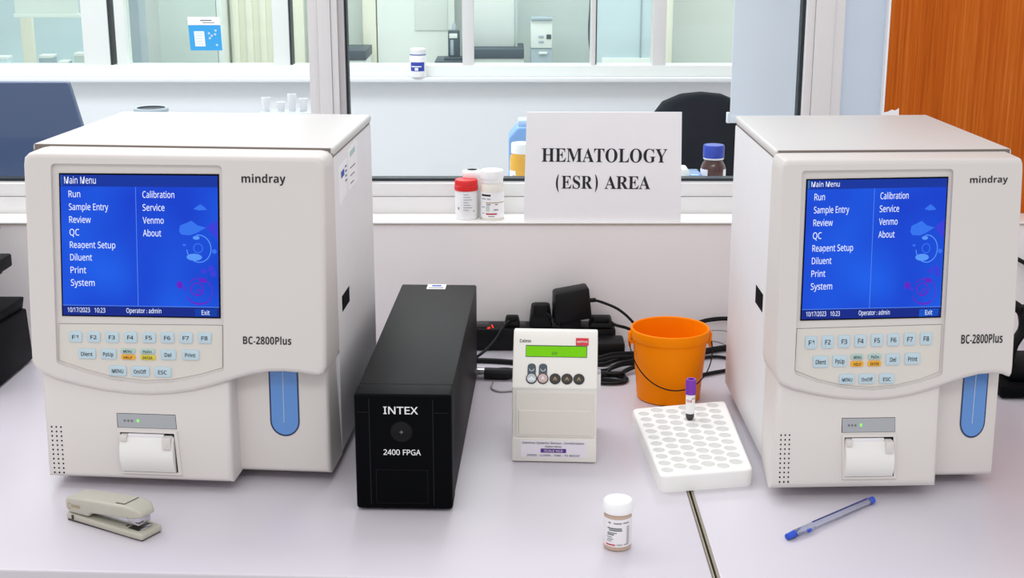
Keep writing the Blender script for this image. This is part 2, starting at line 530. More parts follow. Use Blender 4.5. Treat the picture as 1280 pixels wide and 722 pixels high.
# middle room: low wall, ledge, second glazing
mb = MB('middle_wall'); mb.box((-3.2, 4.20, -0.75), (2.2, 4.32, 0.19)); struct('wall_middle', mb)
mb = MB('middle_wall'); mb.box((-3.2, 4.155, 0.190), (2.2, 4.32, 0.203), r=0.003); struct('trim_2', mb)
win3 = bpy.data.objects.new('window_3', None); COL.objects.link(win3); win3['kind'] = 'structure'
mb = MB('far_white', 'frame_alu')
mb.box((-3.2, 4.19, 0.203), (2.2, 4.26, 0.236), r=0.002)
for a, b, c in ((-1.262, -1.185, 0), (-1.165, -1.135, 0), (-0.703, -0.655, 0), (-0.146, -0.113, 1), (0.413, 0.453, 1), (0.232, 0.246, 1), (-1.72, -1.69, 0)):
    mb.box((a, 4.195, 0.236), (b, 4.255, 1.1), r=0.002, mi=c)
mb.box((-3.2, 4.19, 1.1), (2.2, 4.26, 1.16), r=0.002)
mb.build('window_frame', win3)
mb = MB('gasket')
for x in (-1.185, -0.655): mb.box((x, 4.20, 0.236), (x + 0.006, 4.25, 1.1))
mb.box((0.246, 4.21, 0.236), (0.250, 4.24, 1.1)); mb.build('gasket', win3)
for a, b in ((-3.2, -1.72), (-1.69, -1.262), (-1.135, -0.703), (-0.649, -0.146), (-0.113, 0.232), (0.25, 0.413), (0.453, 2.2)):
    mb = MB('far_glass'); mb.box((a, 4.222, 0.236), (b, 4.228, 1.1)); mb.build('pane', win3)

mb = MB('far_wall'); mb.box((-3.2, 6.6, -0.75), (2.8, 6.7, 1.9)); struct('wall_far', mb)

# ================================================================== THE BENCHES
def bench(label, x0, x1, yf0, yf1):
    t = thing('lab_bench', label, 'bench', ((x0 + x1) / 2, 1.8, -0.75)); cx = (x0 + x1) / 2
    def P(a, b, d): return (a - cx, b - 1.8, 0.75 + d)
    ol = rpoly([(x0, yf0), (x1, yf1), (x1, 2.2035), (x0, 2.2035)], [0, 0, 0, 0])
    m = MB('bench_top'); m.slab(ol, -0.028, 0.0, P, r=0.003); m.build('worktop', t)
    m = MB('bench_edge'); m.box((x0 - cx + 0.02, max(yf0, yf1) + 0.03 - 1.8, 0.06), (x1 - cx - 0.02, 2.195 - 1.8, 0.7215)); m.build('cabinet_body', t)
    m = MB('bench_body'); m.box((x0 - cx + 0.03, max(yf0, yf1) + 0.07 - 1.8, 0.0), (x1 - cx - 0.03, 2.19 - 1.8, 0.0599)); m.build('plinth', t)
    return t
b1 = bench('long white laminate bench left of the joint, carrying the black power supply', -1.55, 0.2125, 1.425, 1.343)
b2 = bench('white laminate bench right of the joint, under the blue pen', 0.2195, 1.45, 1.343, 1.29)
m = MB('edge_strip', 'dark_gap')
m.box((0.2126, 1.345, -0.03), (0.2147, 2.203, -0.0008)); m.box((0.2172, 1.345, -0.03), (0.2194, 2.203, -0.0008)); m.box((0.2148, 1.345, -0.03), (0.2171, 2.203, -0.004), mi=1)
struct('trim_3', m)

# ================================================================== THE TWO BLOOD ANALYSERS
SCL = 0.9855
YT, KT, ZT0 = -0.052, 0.107, 0.395
TXT_BOLD = 0.012
def analyser(label, loc, rotz, W, D, mx, mz, side):
    t = thing('blood_analyser', label, 'analyser', tuple(v * SCL for v in loc[:2]) + (0.0099,), rotz, 'pair of blood analysers')
    t.scale = (SCL, SCL, SCL)
    tp = 0.0217 * 0.377
    def P(a, b, d):
        z = mz(b)
        y = -0.0005 if d < -0.04 else YT + KT * (z - ZT0) - d
        return (mx(a), y - 0.0022 if d < -0.04 else y, z)
    def yl(z): return -0.110 + 0.038 * z / 0.13
    def yr(z): return -0.070 + 0.024 * z / 0.13
    sl, sr = (0.11, 0.04) if side > 0 else (-0.05, -0.06)
    def PL(a, b, d):
        z = b if side > 0 else interp(b, KL)
        x = (a if side > 0 else 0.8735 * a - 0.0246) + sl * (0.0735 - z)
        if d < -0.04: return (max(x, 0.0006), -0.001, z)
        return (x, yl(z) - d, z)
    def PR(a, b, d):
        z = mz(b); return (mx(a) + sr * (0.13 - z), -0.001 if d < -0.03 else yr(z) - d, z)
    # main case
    m = MB('machine_grey')
    m.hexa([(0, 0, 0.006), (W, 0, 0.006), (W - tp, D, 0.006), (tp, D, 0.006), (0, 0, 0.3880), (W, 0, 0.3880), (W - tp, D, 0.3880), (tp, D, 0.3880)], r=0.002)
    m.build('case', t)
    m = MB('machine_white')
    m.hexa([(-0.0008, -0.0005, 0.3895), (W + 0.0008, -0.0005, 0.3895), (W - tp + 0.0008, D + 0.001, 0.3895), (tp - 0.0008, D + 0.001, 0.3895),
            (-0.0008, -0.0005, 0.401), (W + 0.0008, -0.0005, 0.401), (W - tp + 0.0008, D + 0.001, 0.401), (tp - 0.0008, D + 0.001, 0.401)], r=0.004, seg=3)
    m.build('lid', t)
    for x in (0.05, W - 0.04):
        for y in (-0.02, D - 0.04):
            m = MB('black_rubber'); m.lathe([(0.010, -0.0100), (0.012, 0.0062)], (x, y, 0), 20); m.build('foot', t)
    # upper front moulding with the sunk screen and keypad field
    arc = [(0.0078, 0.152), (0.0082, 0.142), (0.0125, 0.134), (0.022, 0.1275), (0.039, 0.1205), (0.0694, 0.113), (0.0994, 0.1073), (0.13, 0.1045), (0.16, 0.1041),
           (0.185, 0.1062), (0.2105, 0.1106), (0.236, 0.1178), (0.2608, 0.1262), (0.285, 0.1335), (0.3058, 0.1375), (0.325, 0.1383), (0.3423, 0.1373), (0.360, 0.135),
           (0.369, 0.1343), (0.3755, 0.138), (0.378, 0.147)]
    top = [(0.3785, 0.383), (0.377, 0.392), (0.372, 0.3970), (0.364, 0.3985), (0.024, 0.3985), (0.015, 0.3970), (0.0098, 0.392), (0.0085, 0.383)]
    bez = rpoly([(0.0405, 0.1415), (0.075, 0.131), (0.11, 0.1225), (0.15, 0.119), (0.185, 0.1215), (0.22, 0.129), (0.2512, 0.1382), (0.2542, 0.3868), (0.0433, 0.3858)],
                [0.004, 0, 0, 0, 0, 0, 0.004, 0.006, 0.006])
    m = MB('machine_cream'); m.slab(arc + top, -0.05, 0.0, P, r=0.006, seg=4, hole=bez, hole_depth=0.0055)
    fp = m.build('front_panel', t)
    m = MB('seam_shade'); m.hexa([(0.0005, -0.0026, 0.14), (W - 0.0005, -0.0026, 0.14), (W - 0.0005, 0.0025, 0.14), (0.0005, 0.0025, 0.14), (0.0005, -0.0026, 0.3935), (W - 0.0005, -0.0026, 0.3935), (W - 0.0005, 0.0025, 0.3935), (0.0005, 0.0025, 0.3935)])  # dark strips put the shade of the lid and panel seams into colour
    m.hexa([(0.003, -0.0024, 0.39), (W - 0.003, -0.0024, 0.39), (W - 0.003, 0.0015, 0.39), (0.003, 0.0015, 0.39), (0.003, -0.0024, 0.4003), (W - 0.003, -0.0024, 0.4003), (W - 0.003, 0.0015, 0.4003), (0.003, 0.0015, 0.4003)])
    m.hexa([(0.002, 0.002, 0.38), (W - 0.002, 0.002, 0.38), (W - tp - 0.0015, D - 0.002, 0.38), (tp + 0.0015, D - 0.002, 0.38), (0.002, 0.002, 0.392), (W - 0.002, 0.002, 0.392), (W - tp - 0.0015, D - 0.002, 0.392), (tp + 0.0015, D - 0.002, 0.392)]); m.build('seam_shade_strip', t)
    # lower left block and set-back lower right panel
    m = MB('machine_cream')
    m.slab([(0.0225 if side > 0 else 0.0180, 0.004), (0.256 if side > 0 else 0.2500, 0.004), (0.2625 if side > 0 else 0.2540, 0.130), (0.0225 if side > 0 else 0.0250, 0.136)], -0.05, 0.0, PL, r=0.007, seg=4); m.build('lower_panel', t)
    m = MB('machine_cream')
    m.slab([(0.24, 0.004), (0.3720, 0.004), (0.3720, 0.141), (0.24, 0.141)], -0.05, 0.0, PR, r=0.007, seg=4); m.build('recessed_panel', t)
    # the display
    fl = -0.0055
    m = MB('dark_gap'); m.slab([(0.0482, 0.1995), (0.2470, 0.2015), (0.2490, 0.3755), (0.0515, 0.3735)], fl - 0.002, fl + 0.0012, P); m.build('screen_frame', t)
    m = MB('screen_blue'); sd = fl + 0.0016
    m.slab([(0.0500, 0.2013), (0.2454, 0.2033), (0.2473, 0.3735), (0.0532, 0.3718)], fl, sd, P); scr = m.build('screen', t)
    d1, d2 = sd + 0.0003, sd + 0.0006
    def quad(name, pts, mt):
        m = MB(mt); m.slab(pts, sd + 0.00005, d1, P); return m.build(name, scr)
    def lines(name, items, mt, cap):
        for s, x0, x1, z in items:
            m = MB(mt); m.text(s, x0, x1, z, cap, P, d2, bold=0.004, slope=0.011); m.build(name, scr)
    quad('title_bar', [(0.0530, 0.3580), (0.2472, 0.3600), (0.2473, 0.3735), (0.0532, 0.3718)], 'screen_header')
    quad('status_bar', [(0.0500, 0.2013), (0.2454, 0.2033), (0.2457, 0.2148), (0.0502, 0.2130)], 'screen_footer')
    quad('exit_button', [(0.2155, 0.2033), (0.2425, 0.2040), (0.2430, 0.2130), (0.2158, 0.2122)], 'screen_button')
    quad('title_mark', [(0.0535, 0.3590), (0.0558, 0.3590), (0.0560, 0.3715), (0.0537, 0.3715)], 'screen_teal')
    quad('divider', [(0.1447, 0.2140), (0.1453, 0.2140), (0.1466, 0.3585), (0.1460, 0.3585)], 'screen_line')
    quad('bar_line', [(0.0502, 0.2130), (0.2457, 0.2148), (0.2457, 0.2154), (0.0502, 0.2136)], 'screen_line')
    lines('menu_title', [('Main Menu', 0.0582, 0.0975, 0.3615)], 'screen_text', 0.0082)
    z = [0.3452, 0.3297, 0.3143, 0.2989, 0.2837, 0.2685, 0.2530, 0.2375]
    L = [('Run', 0.0775), ('Sample Entry', 0.1118), ('Review', 0.0895), ('QC', 0.0745), ('Reagent Setup', 0.1190), ('Diluent', 0.0893), ('Print', 0.0813), ('System', 0.0914)]
    lines('menu_text', [(s, 0.0626 - 0.0002 * i + 0.0003, x1, z[i]) for i, (s, x1) in enumerate(L)], 'screen_text', 0.0078)
    Rr = [('Calibration', 0.1940), ('Service', 0.1815), ('Venmo', 0.1800), ('About', 0.1765)]
    lines('menu_text', [(s, 0.1547 - 0.0003 * i, x1, z[i] + 0.0008) for i, (s, x1) in enumerate(Rr)], 'screen_text', 0.0078)
    lines('status_text', [('10/17/2023', 0.0560, 0.0842, 0.2050), ('10:23', 0.0900, 0.1035, 0.2052), ('Operator : admin', 0.1300, 0.1738, 0.2058), ('Exit', 0.2240, 0.2340, 0.2055)], 'screen_text', 0.0056)
    # drifting cells drawn in the lower right of the display
    def ring(name, pts, w, mt, closed=False):
        m = MB(mt); q = [Vector(p) for p in pts]; n = len(q); vs = []; fs = []
        for i in range(n):
            a = q[i - 1] if (i or closed) else q[0]; b = q[(i + 1) % n] if (i < n - 1 or closed) else q[-1]
            dr = (b - a).normalized(); nn = Vector((-dr.y, dr.x)) * w / 2
            vs += [P(*(q[i] + nn), d1), P(*(q[i] - nn), d1)]
        for i in range(n if closed else n - 1):
            j = (i + 1) % n; fs.append([2 * i, 2 * i + 1, 2 * j + 1, 2 * j])
        m.add(vs, fs); return m.build(name, scr)
    def arcp(cx, cz, rx, rz, a0, a1, n=24): return [(cx + rx * math.cos(math.radians(a0 + (a1 - a0) * k / n)), cz + rz * math.sin(math.radians(a0 + (a1 - a0) * k / n))) for k in range(n + 1)]
    def blob(cx, cz, rx, rz, mt, name='cell_picture'):
        m = MB(mt); m.slab(circle(cx, cz, rx, 28, rz), sd + 0.00005, d1 - 0.0001, P); return m.build(name, scr)
    m = MB('screen_pale'); m.slab([(0.1985, 0.3065), (0.2015, 0.3025), (0.212, 0.302), (0.2205, 0.305), (0.2320, 0.3115), (0.2215, 0.314), (0.2140, 0.3195), (0.2075, 0.3165), (0.2000, 0.3135)], sd + 0.00005, d1, P); m.build('cell_picture', scr)
    m = MB('screen_violet'); m.slab([(0.2320, 0.3115), (0.2458, 0.2975), (0.2460, 0.3215)], sd + 0.00005, d1, P); m.build('cell_picture', scr)
    m = MB('screen_pale'); m.slab([(0.2170, 0.3335), (0.2240, 0.3320), (0.2335, 0.3328), (0.2310, 0.3358), (0.2255, 0.3395), (0.2205, 0.3362)], sd + 0.00005, d1, P); m.build('cell_picture', scr)
    ring('cell_picture', arcp(0.2225, 0.2860, 0.0150, 0.0165, 100, -175), 0.0011, 'screen_cell')
    blob(0.2165, 0.2755, 0.0095, 0.0042, 'screen_cell'); blob(0.2195, 0.2990, 0.0042, 0.0024, 'screen_cell')
    ring('cell_picture', circle(0.2215, 0.2865, 0.0055), 0.0012, 'screen_pale', True)
    blob(0.2045, 0.2900, 0.0022, 0.0013, 'screen_pale'); blob(0.2415, 0.2830, 0.0030, 0.0027, 'screen_pale')
    blob(0.2280, 0.2590, 0.0036, 0.0032, 'screen_violet'); blob(0.2370, 0.2620, 0.0040, 0.0038, 'screen_violet'); blob(0.2395, 0.2560, 0.0038, 0.0042, 'screen_violet')
    ring('cell_picture', arcp(0.2215, 0.2340, 0.0165, 0.0160, 200, 500), 0.0010, 'screen_magenta')
    ring('cell_picture', circle(0.2190, 0.2365, 0.0080, 24, 0.0075), 0.0014, 'screen_magenta', True)
    ring('cell_picture', circle(0.2210, 0.2330, 0.0034), 0.0012, 'screen_magenta', True)
    ring('cell_picture', arcp(0.2210, 0.2265, 0.0140, 0.0070, 180, 330), 0.0012, 'screen_magenta')
    blob(0.1975, 0.2415, 0.0040, 0.0045, 'screen_magenta'); blob(0.2265, 0.2475, 0.0050, 0.0028, 'screen_magenta'); blob(0.2040, 0.2370, 0.0030, 0.0026, 'screen_violet')
    # keypad
    m = MB('keypad_cream', 'ink_grey')
    kol = [(0.0425, 0.1443), (0.075, 0.1342), (0.11, 0.1258), (0.15, 0.1222), (0.185, 0.1245), (0.22, 0.132), (0.2478, 0.1408), (0.2488, 0.1927), (0.0440, 0.1895)]
    m.slab(offset(kol, -0.0005), fl - 0.001, fl + 0.0003, P, mi=1); m.slab(kol, fl - 0.001, fl + 0.0008, P)
    kp = m.build('keypad', t)
    def key(s, cx, cz, w, h, mt, tw, cap=0.0046, ink='ink'):
        m = MB(mt, ink)
        m.slab(rrect(cx - w / 2, cz - h / 2, cx + w / 2, cz + h / 2, min(0.002, h * 0.35), 3), fl + 0.0007, fl + 0.0028, P, r=0.0008, seg=2)
        m.text(s, cx - tw / 2, cx + tw / 2, cz - cap / 2, cap, P, fl + 0.0031, mi=1, bold=0.012); m.build('key', kp)
    for i in range(8):
        key('F%d' % (i + 1), 0.0645 + 0.0232 * i, 0.1743 + 0.0004 * i, 0.0166, 0.0132, 'key_blue', 0.0078)
    for s, cx, w, tw in (('Dlent', 0.0785, 0.0218, 0.0145), ('PgUp', 0.1055, 0.0200, 0.0130), ('Del', 0.1808, 0.0195, 0.0085), ('Print', 0.2087, 0.0215, 0.0130)):
        key(s, cx, 0.1536 + (cx - 0.0785) * 0.016, w, 0.0126, 'key_blue', tw)
    key('MENU', 0.1303, 0.1583, 0.0178, 0.0058, 'key_green', 0.0110, 0.0032); key('HELP', 0.1303, 0.1507, 0.0178, 0.0058, 'key_orange', 0.0110, 0.0032)
    key('PgDn', 0.1550, 0.1585, 0.0190, 0.0058, 'key_green', 0.0110, 0.0032); key('ENTER', 0.1550, 0.1509, 0.0190, 0.0058, 'key_yellow' if side > 0 else 'key_orange', 0.0125, 0.0032)
    for s, cx, w, tw in (('MENU', 0.1167, 0.0215, 0.0145), ('On/Off', 0.1450, 0.0228, 0.0158), ('ESC', 0.1732, 0.0215, 0.0110)):
        key(s, cx, 0.1334, w, 0.0126, 'key_blue', tw)
    # lettering on the panel
    m = MB('ink'); m.text('mindray', 0.2778, 0.3313, 0.3668, 0.0098, P, 0.0004, bold=0.022, slope=0.01); m.build('brand_lettering', t)
    m = MB('ink'); m.text('BC-2800Plus', 0.2757, 0.3352, 0.1722, 0.0094, P, 0.0004, bold=0.016, slope=0.01); m.build('model_lettering', t)
    # printer
    m = MB('strip_grey', 'ink_grey'); m.slab([(0.1165, 0.0655), (0.1900, 0.0655), (0.1895, 0.0815), (0.1160, 0.0815)], -0.002, 0.0004, PL)
    for cx in (0.1255, 0.1300, 0.1345): m.slab(circle(cx, 0.0735, 0.0014, 10), 0.0003, 0.0008, PL, mi=1)

    ind = m.build('indicator_strip', t)
    m = MB('dark_gap'); m.slab([(0.1155, 0.0650), (0.1905, 0.0650), (0.1900, 0.0820), (0.1155, 0.0820)], -0.003, 0.0001, PL); m.build('strip_edge', ind)
    m = MB('led_green'); m.slab(circle(0.1423, 0.0738, 0.0015, 12), 0.0003, 0.0010, PL); m.build('indicator_light', ind)
    PL0 = PL
    def PL(a, b, d): return PL0(a, 0.0118 + (b - 0.0065) * 0.902, d)
    pr = MB('machine_cream', 'dark_gap')
    pr.slab([(0.118, 0.0065), (0.194, 0.0065), (0.191, 0.0635), (0.116, 0.0635)], -0.002, 0.0030, PL, r=0.0010, seg=2,
            hole=[(0.1215, 0.0098), (0.1895, 0.0098), (0.1875, 0.0605), (0.1190, 0.0605)], hole_depth=0.0025, floor_mi=1)
    pt = pr.build('printer', t)
    m = MB('paper_door'); N = 14; vs = []; fs = []
    for k in range(N + 1):
        s = k / N; z0 = 0.0108 + (0.0555 - 0.0108) * s; bul = 0.0115 * math.sin(PI * (0.08 + 0.86 * s)) ** 0.7
        vs += [PL(0.1200 - 0.0 * s, z0, bul), PL(0.1868, z0, bul), PL(0.1200, z0, -0.001), PL(0.1868, z0, -0.001)]
    for k in range(N):
        a = 4 * k; b = a + 4
        fs += [[a, a + 1, b + 1, b], [a + 1, a + 3, b + 3, b + 1], [a + 3, a + 2, b + 2, b + 3], [a + 2, a, b, b + 2]]
    fs += [[2, 3, 1, 0], [4 * N, 4 * N + 1, 4 * N + 3, 4 * N + 2]]
    m.add(vs, fs); m.build('paper_door', pt)
    m = MB('machine_cream', 'dark_gap'); m.slab(rrect(0.1745, 0.0425, 0.1852, 0.0572, 0.001, 2), 0.0, 0.0125, PL, r=0.001, seg=2); m.build('latch', pt)
    m = MB('machine_cream'); m.slab(rrect(0.1205, 0.0505, 0.1290, 0.0585, 0.001, 2), 0.0, 0.009, PL, r=0.001, seg=2); m.build('hinge_tab', pt)
    m = MB('machine_grey'); m.slab(rrect(0.1292, 0.0545, 0.1743, 0.0590, 0.0008, 2), -0.001, 0.004, PL, r=0.0008, seg=2); m.build('cutter_bar', pt)
    # sample bay with its needle
    def cap_ol(x0, x1, zt, zb):
        r = (x1 - x0) / 2; c = (x0 + x1) / 2
        return [(x1, zt), (x0, zt)] + [(c + r * math.cos(a), zb + r + r * math.sin(a)) for a in [PI + PI * k / 14 for k in range(15)]]
    dx = 0.0 if side > 0 else -0.001
    m = MB('bay_edge'); m.slab(cap_ol(0.2972 + dx, 0.3345 + dx, 0.136, 0.0490), -0.006, 0.0005, PR); bay = m.build('bay_surround', t)
    m = MB('bay_blue'); m.slab(cap_ol(0.2990 + dx, 0.3330 + dx, 0.136, 0.0508), -0.006, 0.0010, PR, r=0.0005, seg=1); m.build('bay_cover', t)
    m = MB('needle_steel'); m.tube([PR(0.3155 + dx, 0.134, 0.0012), PR(0.3150 + dx, 0.066, 0.0012)], 0.0006, 6, smooth=False); m.build('sample_needle', t)
    # speaker holes
    m = MB('dark_gap')
    for i in range(3):
        for j in range(11):
            z = 0.0632 - 0.00537 * j; m.slab(circle(0.0315 + 0.0059 * i, z, 0.00105, 10), -0.001, 0.0003, PL0)
    m.build('speaker_grille', t)
    # the finger slot in the side
    if side > 0: xs, y0, y1 = W - 0.0005, 0.028, 0.079
    else: xs, y0, y1 = 0.0005, 0.035, 0.083
    z0, z1 = (0.186, 0.206) if side > 0 else (0.188, 0.211)
    k = tp / D
    def PS(a, b, d): return ((W - k * a + d) if side > 0 else (k * a - d), a, b)
    ol = [(y0, z0), (y1, z0), (y1, z1), (y0, z1)]
    if side < 0: ol.reverse()
    m = MB('dark_gap'); m.slab(ol, -0.001, 0.0006, PS); m.build('finger_slot', t)
    if side > 0:
        m = MB('paper', 'ink_blue', 'ink_grey')
        m.slab([(0.034, 0.322), (0.088, 0.330), (0.090, 0.3735), (0.034, 0.3695)], 0.0, 0.0005, PS)
        m.slab([(0.046, 0.3545), (0.068, 0.3555), (0.068, 0.3635), (0.046, 0.3625)], 0.0, 0.0008, PS, mi=1)

        for q in range(4): m.slab([(0.075, 0.345 + q * 0.006), (0.086, 0.345 + q * 0.006), (0.086, 0.3475 + q * 0.006), (0.075, 0.3475 + q * 0.006)], 0.0, 0.0007, PS, mi=1 if q > 1 else 2)
        s = m.build('side_sticker', t); s['label'] = 'white sticker with a blue block'
        m = MB('paper', 'key_green', 'ink_grey')
        m.slab([(0.100, 0.3290), (0.165, 0.3300), (0.170, 0.3850), (0.100, 0.3800)], 0.0, 0.0005, PS)
        m.slab([(0.112, 0.3700), (0.150, 0.3720), (0.150, 0.3790), (0.112, 0.3770)], 0.0, 0.0007, PS, mi=1)
        for q in range(3): m.slab([(0.112, 0.3350 + q * 0.010), (0.135 + 0.008 * q, 0.3350 + q * 0.010), (0.135 + 0.008 * q, 0.3365 + q * 0.010), (0.112, 0.3365 + q * 0.010)], 0.0, 0.0007, PS, mi=2)
        s = m.build('side_sticker', t); s['label'] = 'white sticker with a greenish block'
    return t

ident = lambda v: v
KL = [(0, 0), (0.009, 0.0155), (0.1, 0.1065), (0.136, 0.136)]
analyser('cream blood analyser on the left, with stickers on its right side', (-0.5938, 1.7356, 0), -0.0899, 0.3774, 0.2898, ident, ident, 1)
KX = [(-0.05, -0.056), (0.0078, -0.0045), (0.0205, 0.0015), (0.0505, 0.0258), (0.247, 0.194), (0.3375, 0.2705), (0.3785, 0.2835), (0.40, 0.292)]
KZ = [(0, 0), (0.104, 0.109), (0.135, 0.136), (0.168, 0.1728), (0.18, 0.187), (0.2005, 0.2075), (0.36, 0.3645), (0.3735, 0.3745), (0.386, 0.3855), (0.45, 0.4495)]
analyser('cream blood analyser on the right, in front of the orange-brown wood panel', (0.3178, 1.685, 0), 0.0398, 0.2884, 0.293, lambda v: interp(v, KX), lambda v: interp(v, KZ), -1)

# ================================================================== THINGS ON THE BENCH
# --- black backup power supply
t = thing('backup_power_supply', 'black box-shaped backup power supply standing between the left analyser and the small white tester', 'power supply', (-0.1819, 1.5309, 0), -0.0365)
UW, UH, UD = 0.1127, 0.1453, 0.4895
m = MB('ups_case'); m.box((0.001, 0.036, 0.004), (UW - 0.001, UD, UH), r=0.0025); m.build('case', t)
def PU(a, b, d): return (a, 0.0 - d, b)
m = MB('ups_front'); m.slab(rrect(0, 0.003, UW, UH - 0.0005, 0.004), -0.0355, 0.0, PU, r=0.003); m.build('front_bezel', t)
m = MB('ups_line', 'ups_front')
for x in (0.0170, 0.0905): m.slab([(x, 0.008), (x + 0.0009, 0.008), (x + 0.0009, 0.139), (x, 0.139)], -0.001, 0.0004, PU)
for x0, x1 in ((0.0035, 0.0166), (0.0918, 0.109)): m.slab([(x0, 0.1225), (x1, 0.1225), (x1, 0.1232), (x0, 0.1232)], -0.001, 0.0004, PU)
m.build('bezel_groove', t)
m = MB('ups_line', 'ups_front'); m.slab(rrect(0.0237, 0.0106, 0.0844, 0.0527, 0.001, 2), -0.001, 0.0006, PU); m.slab(rrect(0.0243, 0.0112, 0.0838, 0.0521, 0.001, 2), -0.001, 0.0010, PU, mi=1); m.build('battery_panel', t)
m = MB('ups_line', 'ups_gloss', 'ink_grey')
m.slab(circle(0.0546, 0.0998, 0.0128, 36), -0.001, 0.0005, PU); m.slab(circle(0.0546, 0.0998, 0.0122, 36), -0.001, 0.0022, PU, r=0.001, mi=1)
m.slab([(0.0541, 0.0978), (0.0551, 0.0978), (0.0551, 0.1018), (0.0541, 0.1018)], 0.002, 0.0025, PU, mi=2); m.slab([(0.0526, 0.0993), (0.0566, 0.0993), (0.0566, 0.1003), (0.0526, 0.1003)], 0.002, 0.0025, PU, mi=2)
m.build('power_button', t)
m = MB('ink_white'); m.text('INTEX', 0.0340, 0.0740, 0.1212, 0.0088, PU, 0.0005, bold=0.012); m.build('brand_lettering', t)
m = MB('ink_white'); m.text('2400 FPGA', 0.0330, 0.0765, 0.0710, 0.0066, PU, 0.0005, bold=0.012); m.build('model_lettering', t)
m = MB('paper', 'ink_blue', 'ink_grey'); PT = XY(UH)
m.slab([(0.040, 0.462), (0.0675, 0.462), (0.0675, 0.4885), (0.040, 0.4885)], -0.001, 0.0004, PT)
m.slab([(0.047, 0.476), (0.0605, 0.476), (0.0605, 0.483), (0.047, 0.483)], 0, 0.0007, PT, mi=1); m.slab([(0.043, 0.467), (0.0645, 0.467), (0.0645, 0.4705), (0.043, 0.4705)], 0, 0.0007, PT, mi=2)
o = m.build('top_sticker', t); o['label'] = 'small white sticker'
for x in (0.015, UW - 0.015):
    for y in (0.03, UD - 0.03):
        m = MB('black_rubber'); m.lathe([(0.008, 0), (0.008, 0.0045)], (x, y, 0), 16); m.build('foot', t)

# --- small white ESR tester with a green display
t = thing('esr_tester', 'small white sloped-front bench tester with green display strip, beside the orange bucket', 'tester', (0.0, 1.6835, 0), -0.055)
EW = 0.1072
def prof_solid(m, prof, x0, x1, r=0.0025, mi=0):
    bm = bmesh.new()
    a = [bm.verts.new((x0, y, z)) for y, z in prof]; b = [bm.verts.new((x1, y, z)) for y, z in prof]
    bm.faces.new(a); bm.faces.new(b[::-1])
    for i in range(len(prof)): bm.faces.new([a[i], b[i], b[(i + 1) % len(prof)], a[(i + 1) % len(prof)]][::-1])
    bmesh.ops.recalc_face_normals(bm, faces=bm.faces[:])
    if r: bmesh.ops.bevel(bm, geom=bm.edges[:], offset=r, segments=2, affect='EDGES', profile=0.5)
    m.add_bm(bm, mi)
SL0, SL1 = (0.0, 0.0995), (0.0380, 0.1555)
m = MB('esr_white'); prof_solid(m, [(0.001, 0.0015), (0.001, 0.0975), SL0, SL1, (0.044, 0.1625), (0.060, 0.1600), (0.125, 0.130), (0.13, 0.02), (0.13, 0.0015)], 0, EW, 0.002); m.build('case', t)
for x in (0.012, EW - 0.012):
    for y in (0.012, 0.115):
        m = MB('black_rubber'); m.lathe([(0.006, 0), (0.006, 0.0032)], (x, y, 0), 16); m.build('foot', t)
def PE(a, b, d): return (a, 0.001 - d, b)
nrm = Vector((0, -(SL1[1] - SL0[1]), SL1[0] - SL0[0])).normalized()
def PSL(a, b, d):               # b from 0 (lower edge) to 1 (upper edge) of the sloped control panel
    return (a, SL0[0] + (SL1[0] - SL0[0]) * b + nrm.y * d, SL0[1] + (SL1[1] - SL0[1]) * b + nrm.z * d)
SLN = math.hypot(SL1[0] - SL0[0], SL1[1] - SL0[1])
m = MB('esr_cream', 'esr_white'); m.slab(rrect(0.005, 0.0345, EW - 0.003, 0.0945, 0.001, 2), -0.002, 0.0012, PE, r=0.0005, seg=1)
m.slab([(0.008, 0.037), (EW - 0.007, 0.037), (EW - 0.007, 0.0705), (0.008, 0.0705)], 0.0, 0.0022, PE, r=0.0008, seg=1, mi=0); m.build('cell_door', t)
m = MB('esr_white'); m.slab(rrect(0.0, 0.0015, EW, 0.0332, 0.002, 3), -0.001, 0.0025, PE, r=0.001, seg=2); m.build('base_panel', t)
m = MB('lilac_label', 'ink', 'logo_purple', 'ink_white')
m.slab([(0.0115, 0.0075), (0.0945, 0.0075), (0.0945, 0.0300), (0.0115, 0.0300)], 0.002, 0.0029, PE)
m.text('Optimus Systems Gentus - Combination', 0.0130, 0.0915, 0.0258, 0.0027, PE, 0.0032, 1, 0.012); m.text('Rubber Bloom', 0.0425, 0.0630, 0.0212, 0.0023, PE, 0.0032, 1, 0.012)
m.slab([(0.0365, 0.0140), (0.0690, 0.0140), (0.0690, 0.0195), (0.0365, 0.0195)], 0.002, 0.0031, PE, mi=2); m.text('SCALE V2.0', 0.0410, 0.0645, 0.0154, 0.0027, PE, 0.0034, 3, 0.01)
m.text('SERIES - CLINRA - TIME - TO BOOST', 0.0190, 0.0865, 0.0092, 0.0024, PE, 0.0032, 1, 0.012); o = m.build('front_label', t); o['label'] = 'pale lilac label with a purple strip'
m = MB('lcd_dark', 'lcd_green'); m.slab([(0.0160, 0.605), (0.0938, 0.605), (0.0938, 0.835), (0.0160, 0.835)], -0.001, 0.0003, PSL)
m.slab([(0.0166, 0.615), (0.0930, 0.615), (0.0930, 0.815), (0.0166, 0.815)], -0.001, 0.0007, PSL, mi=1)
m.text('ESR', 0.0495, 0.0560, 0.65, 0.055, PSL, 0.0010, 0); o = m.build('display', t); o['label'] = 'bright green display strip'
m = MB('logo_red', 'ink_white'); m.slab([(0.0795, 0.84), (0.0955, 0.84), (0.0955, 0.985), (0.0795, 0.985)], -0.001, 0.0006, PSL); m.text('optimus', 0.0808, 0.0942, 0.895, 0.042, PSL, 0.0009, 1, 0.012); m.build('logo_plate', t)
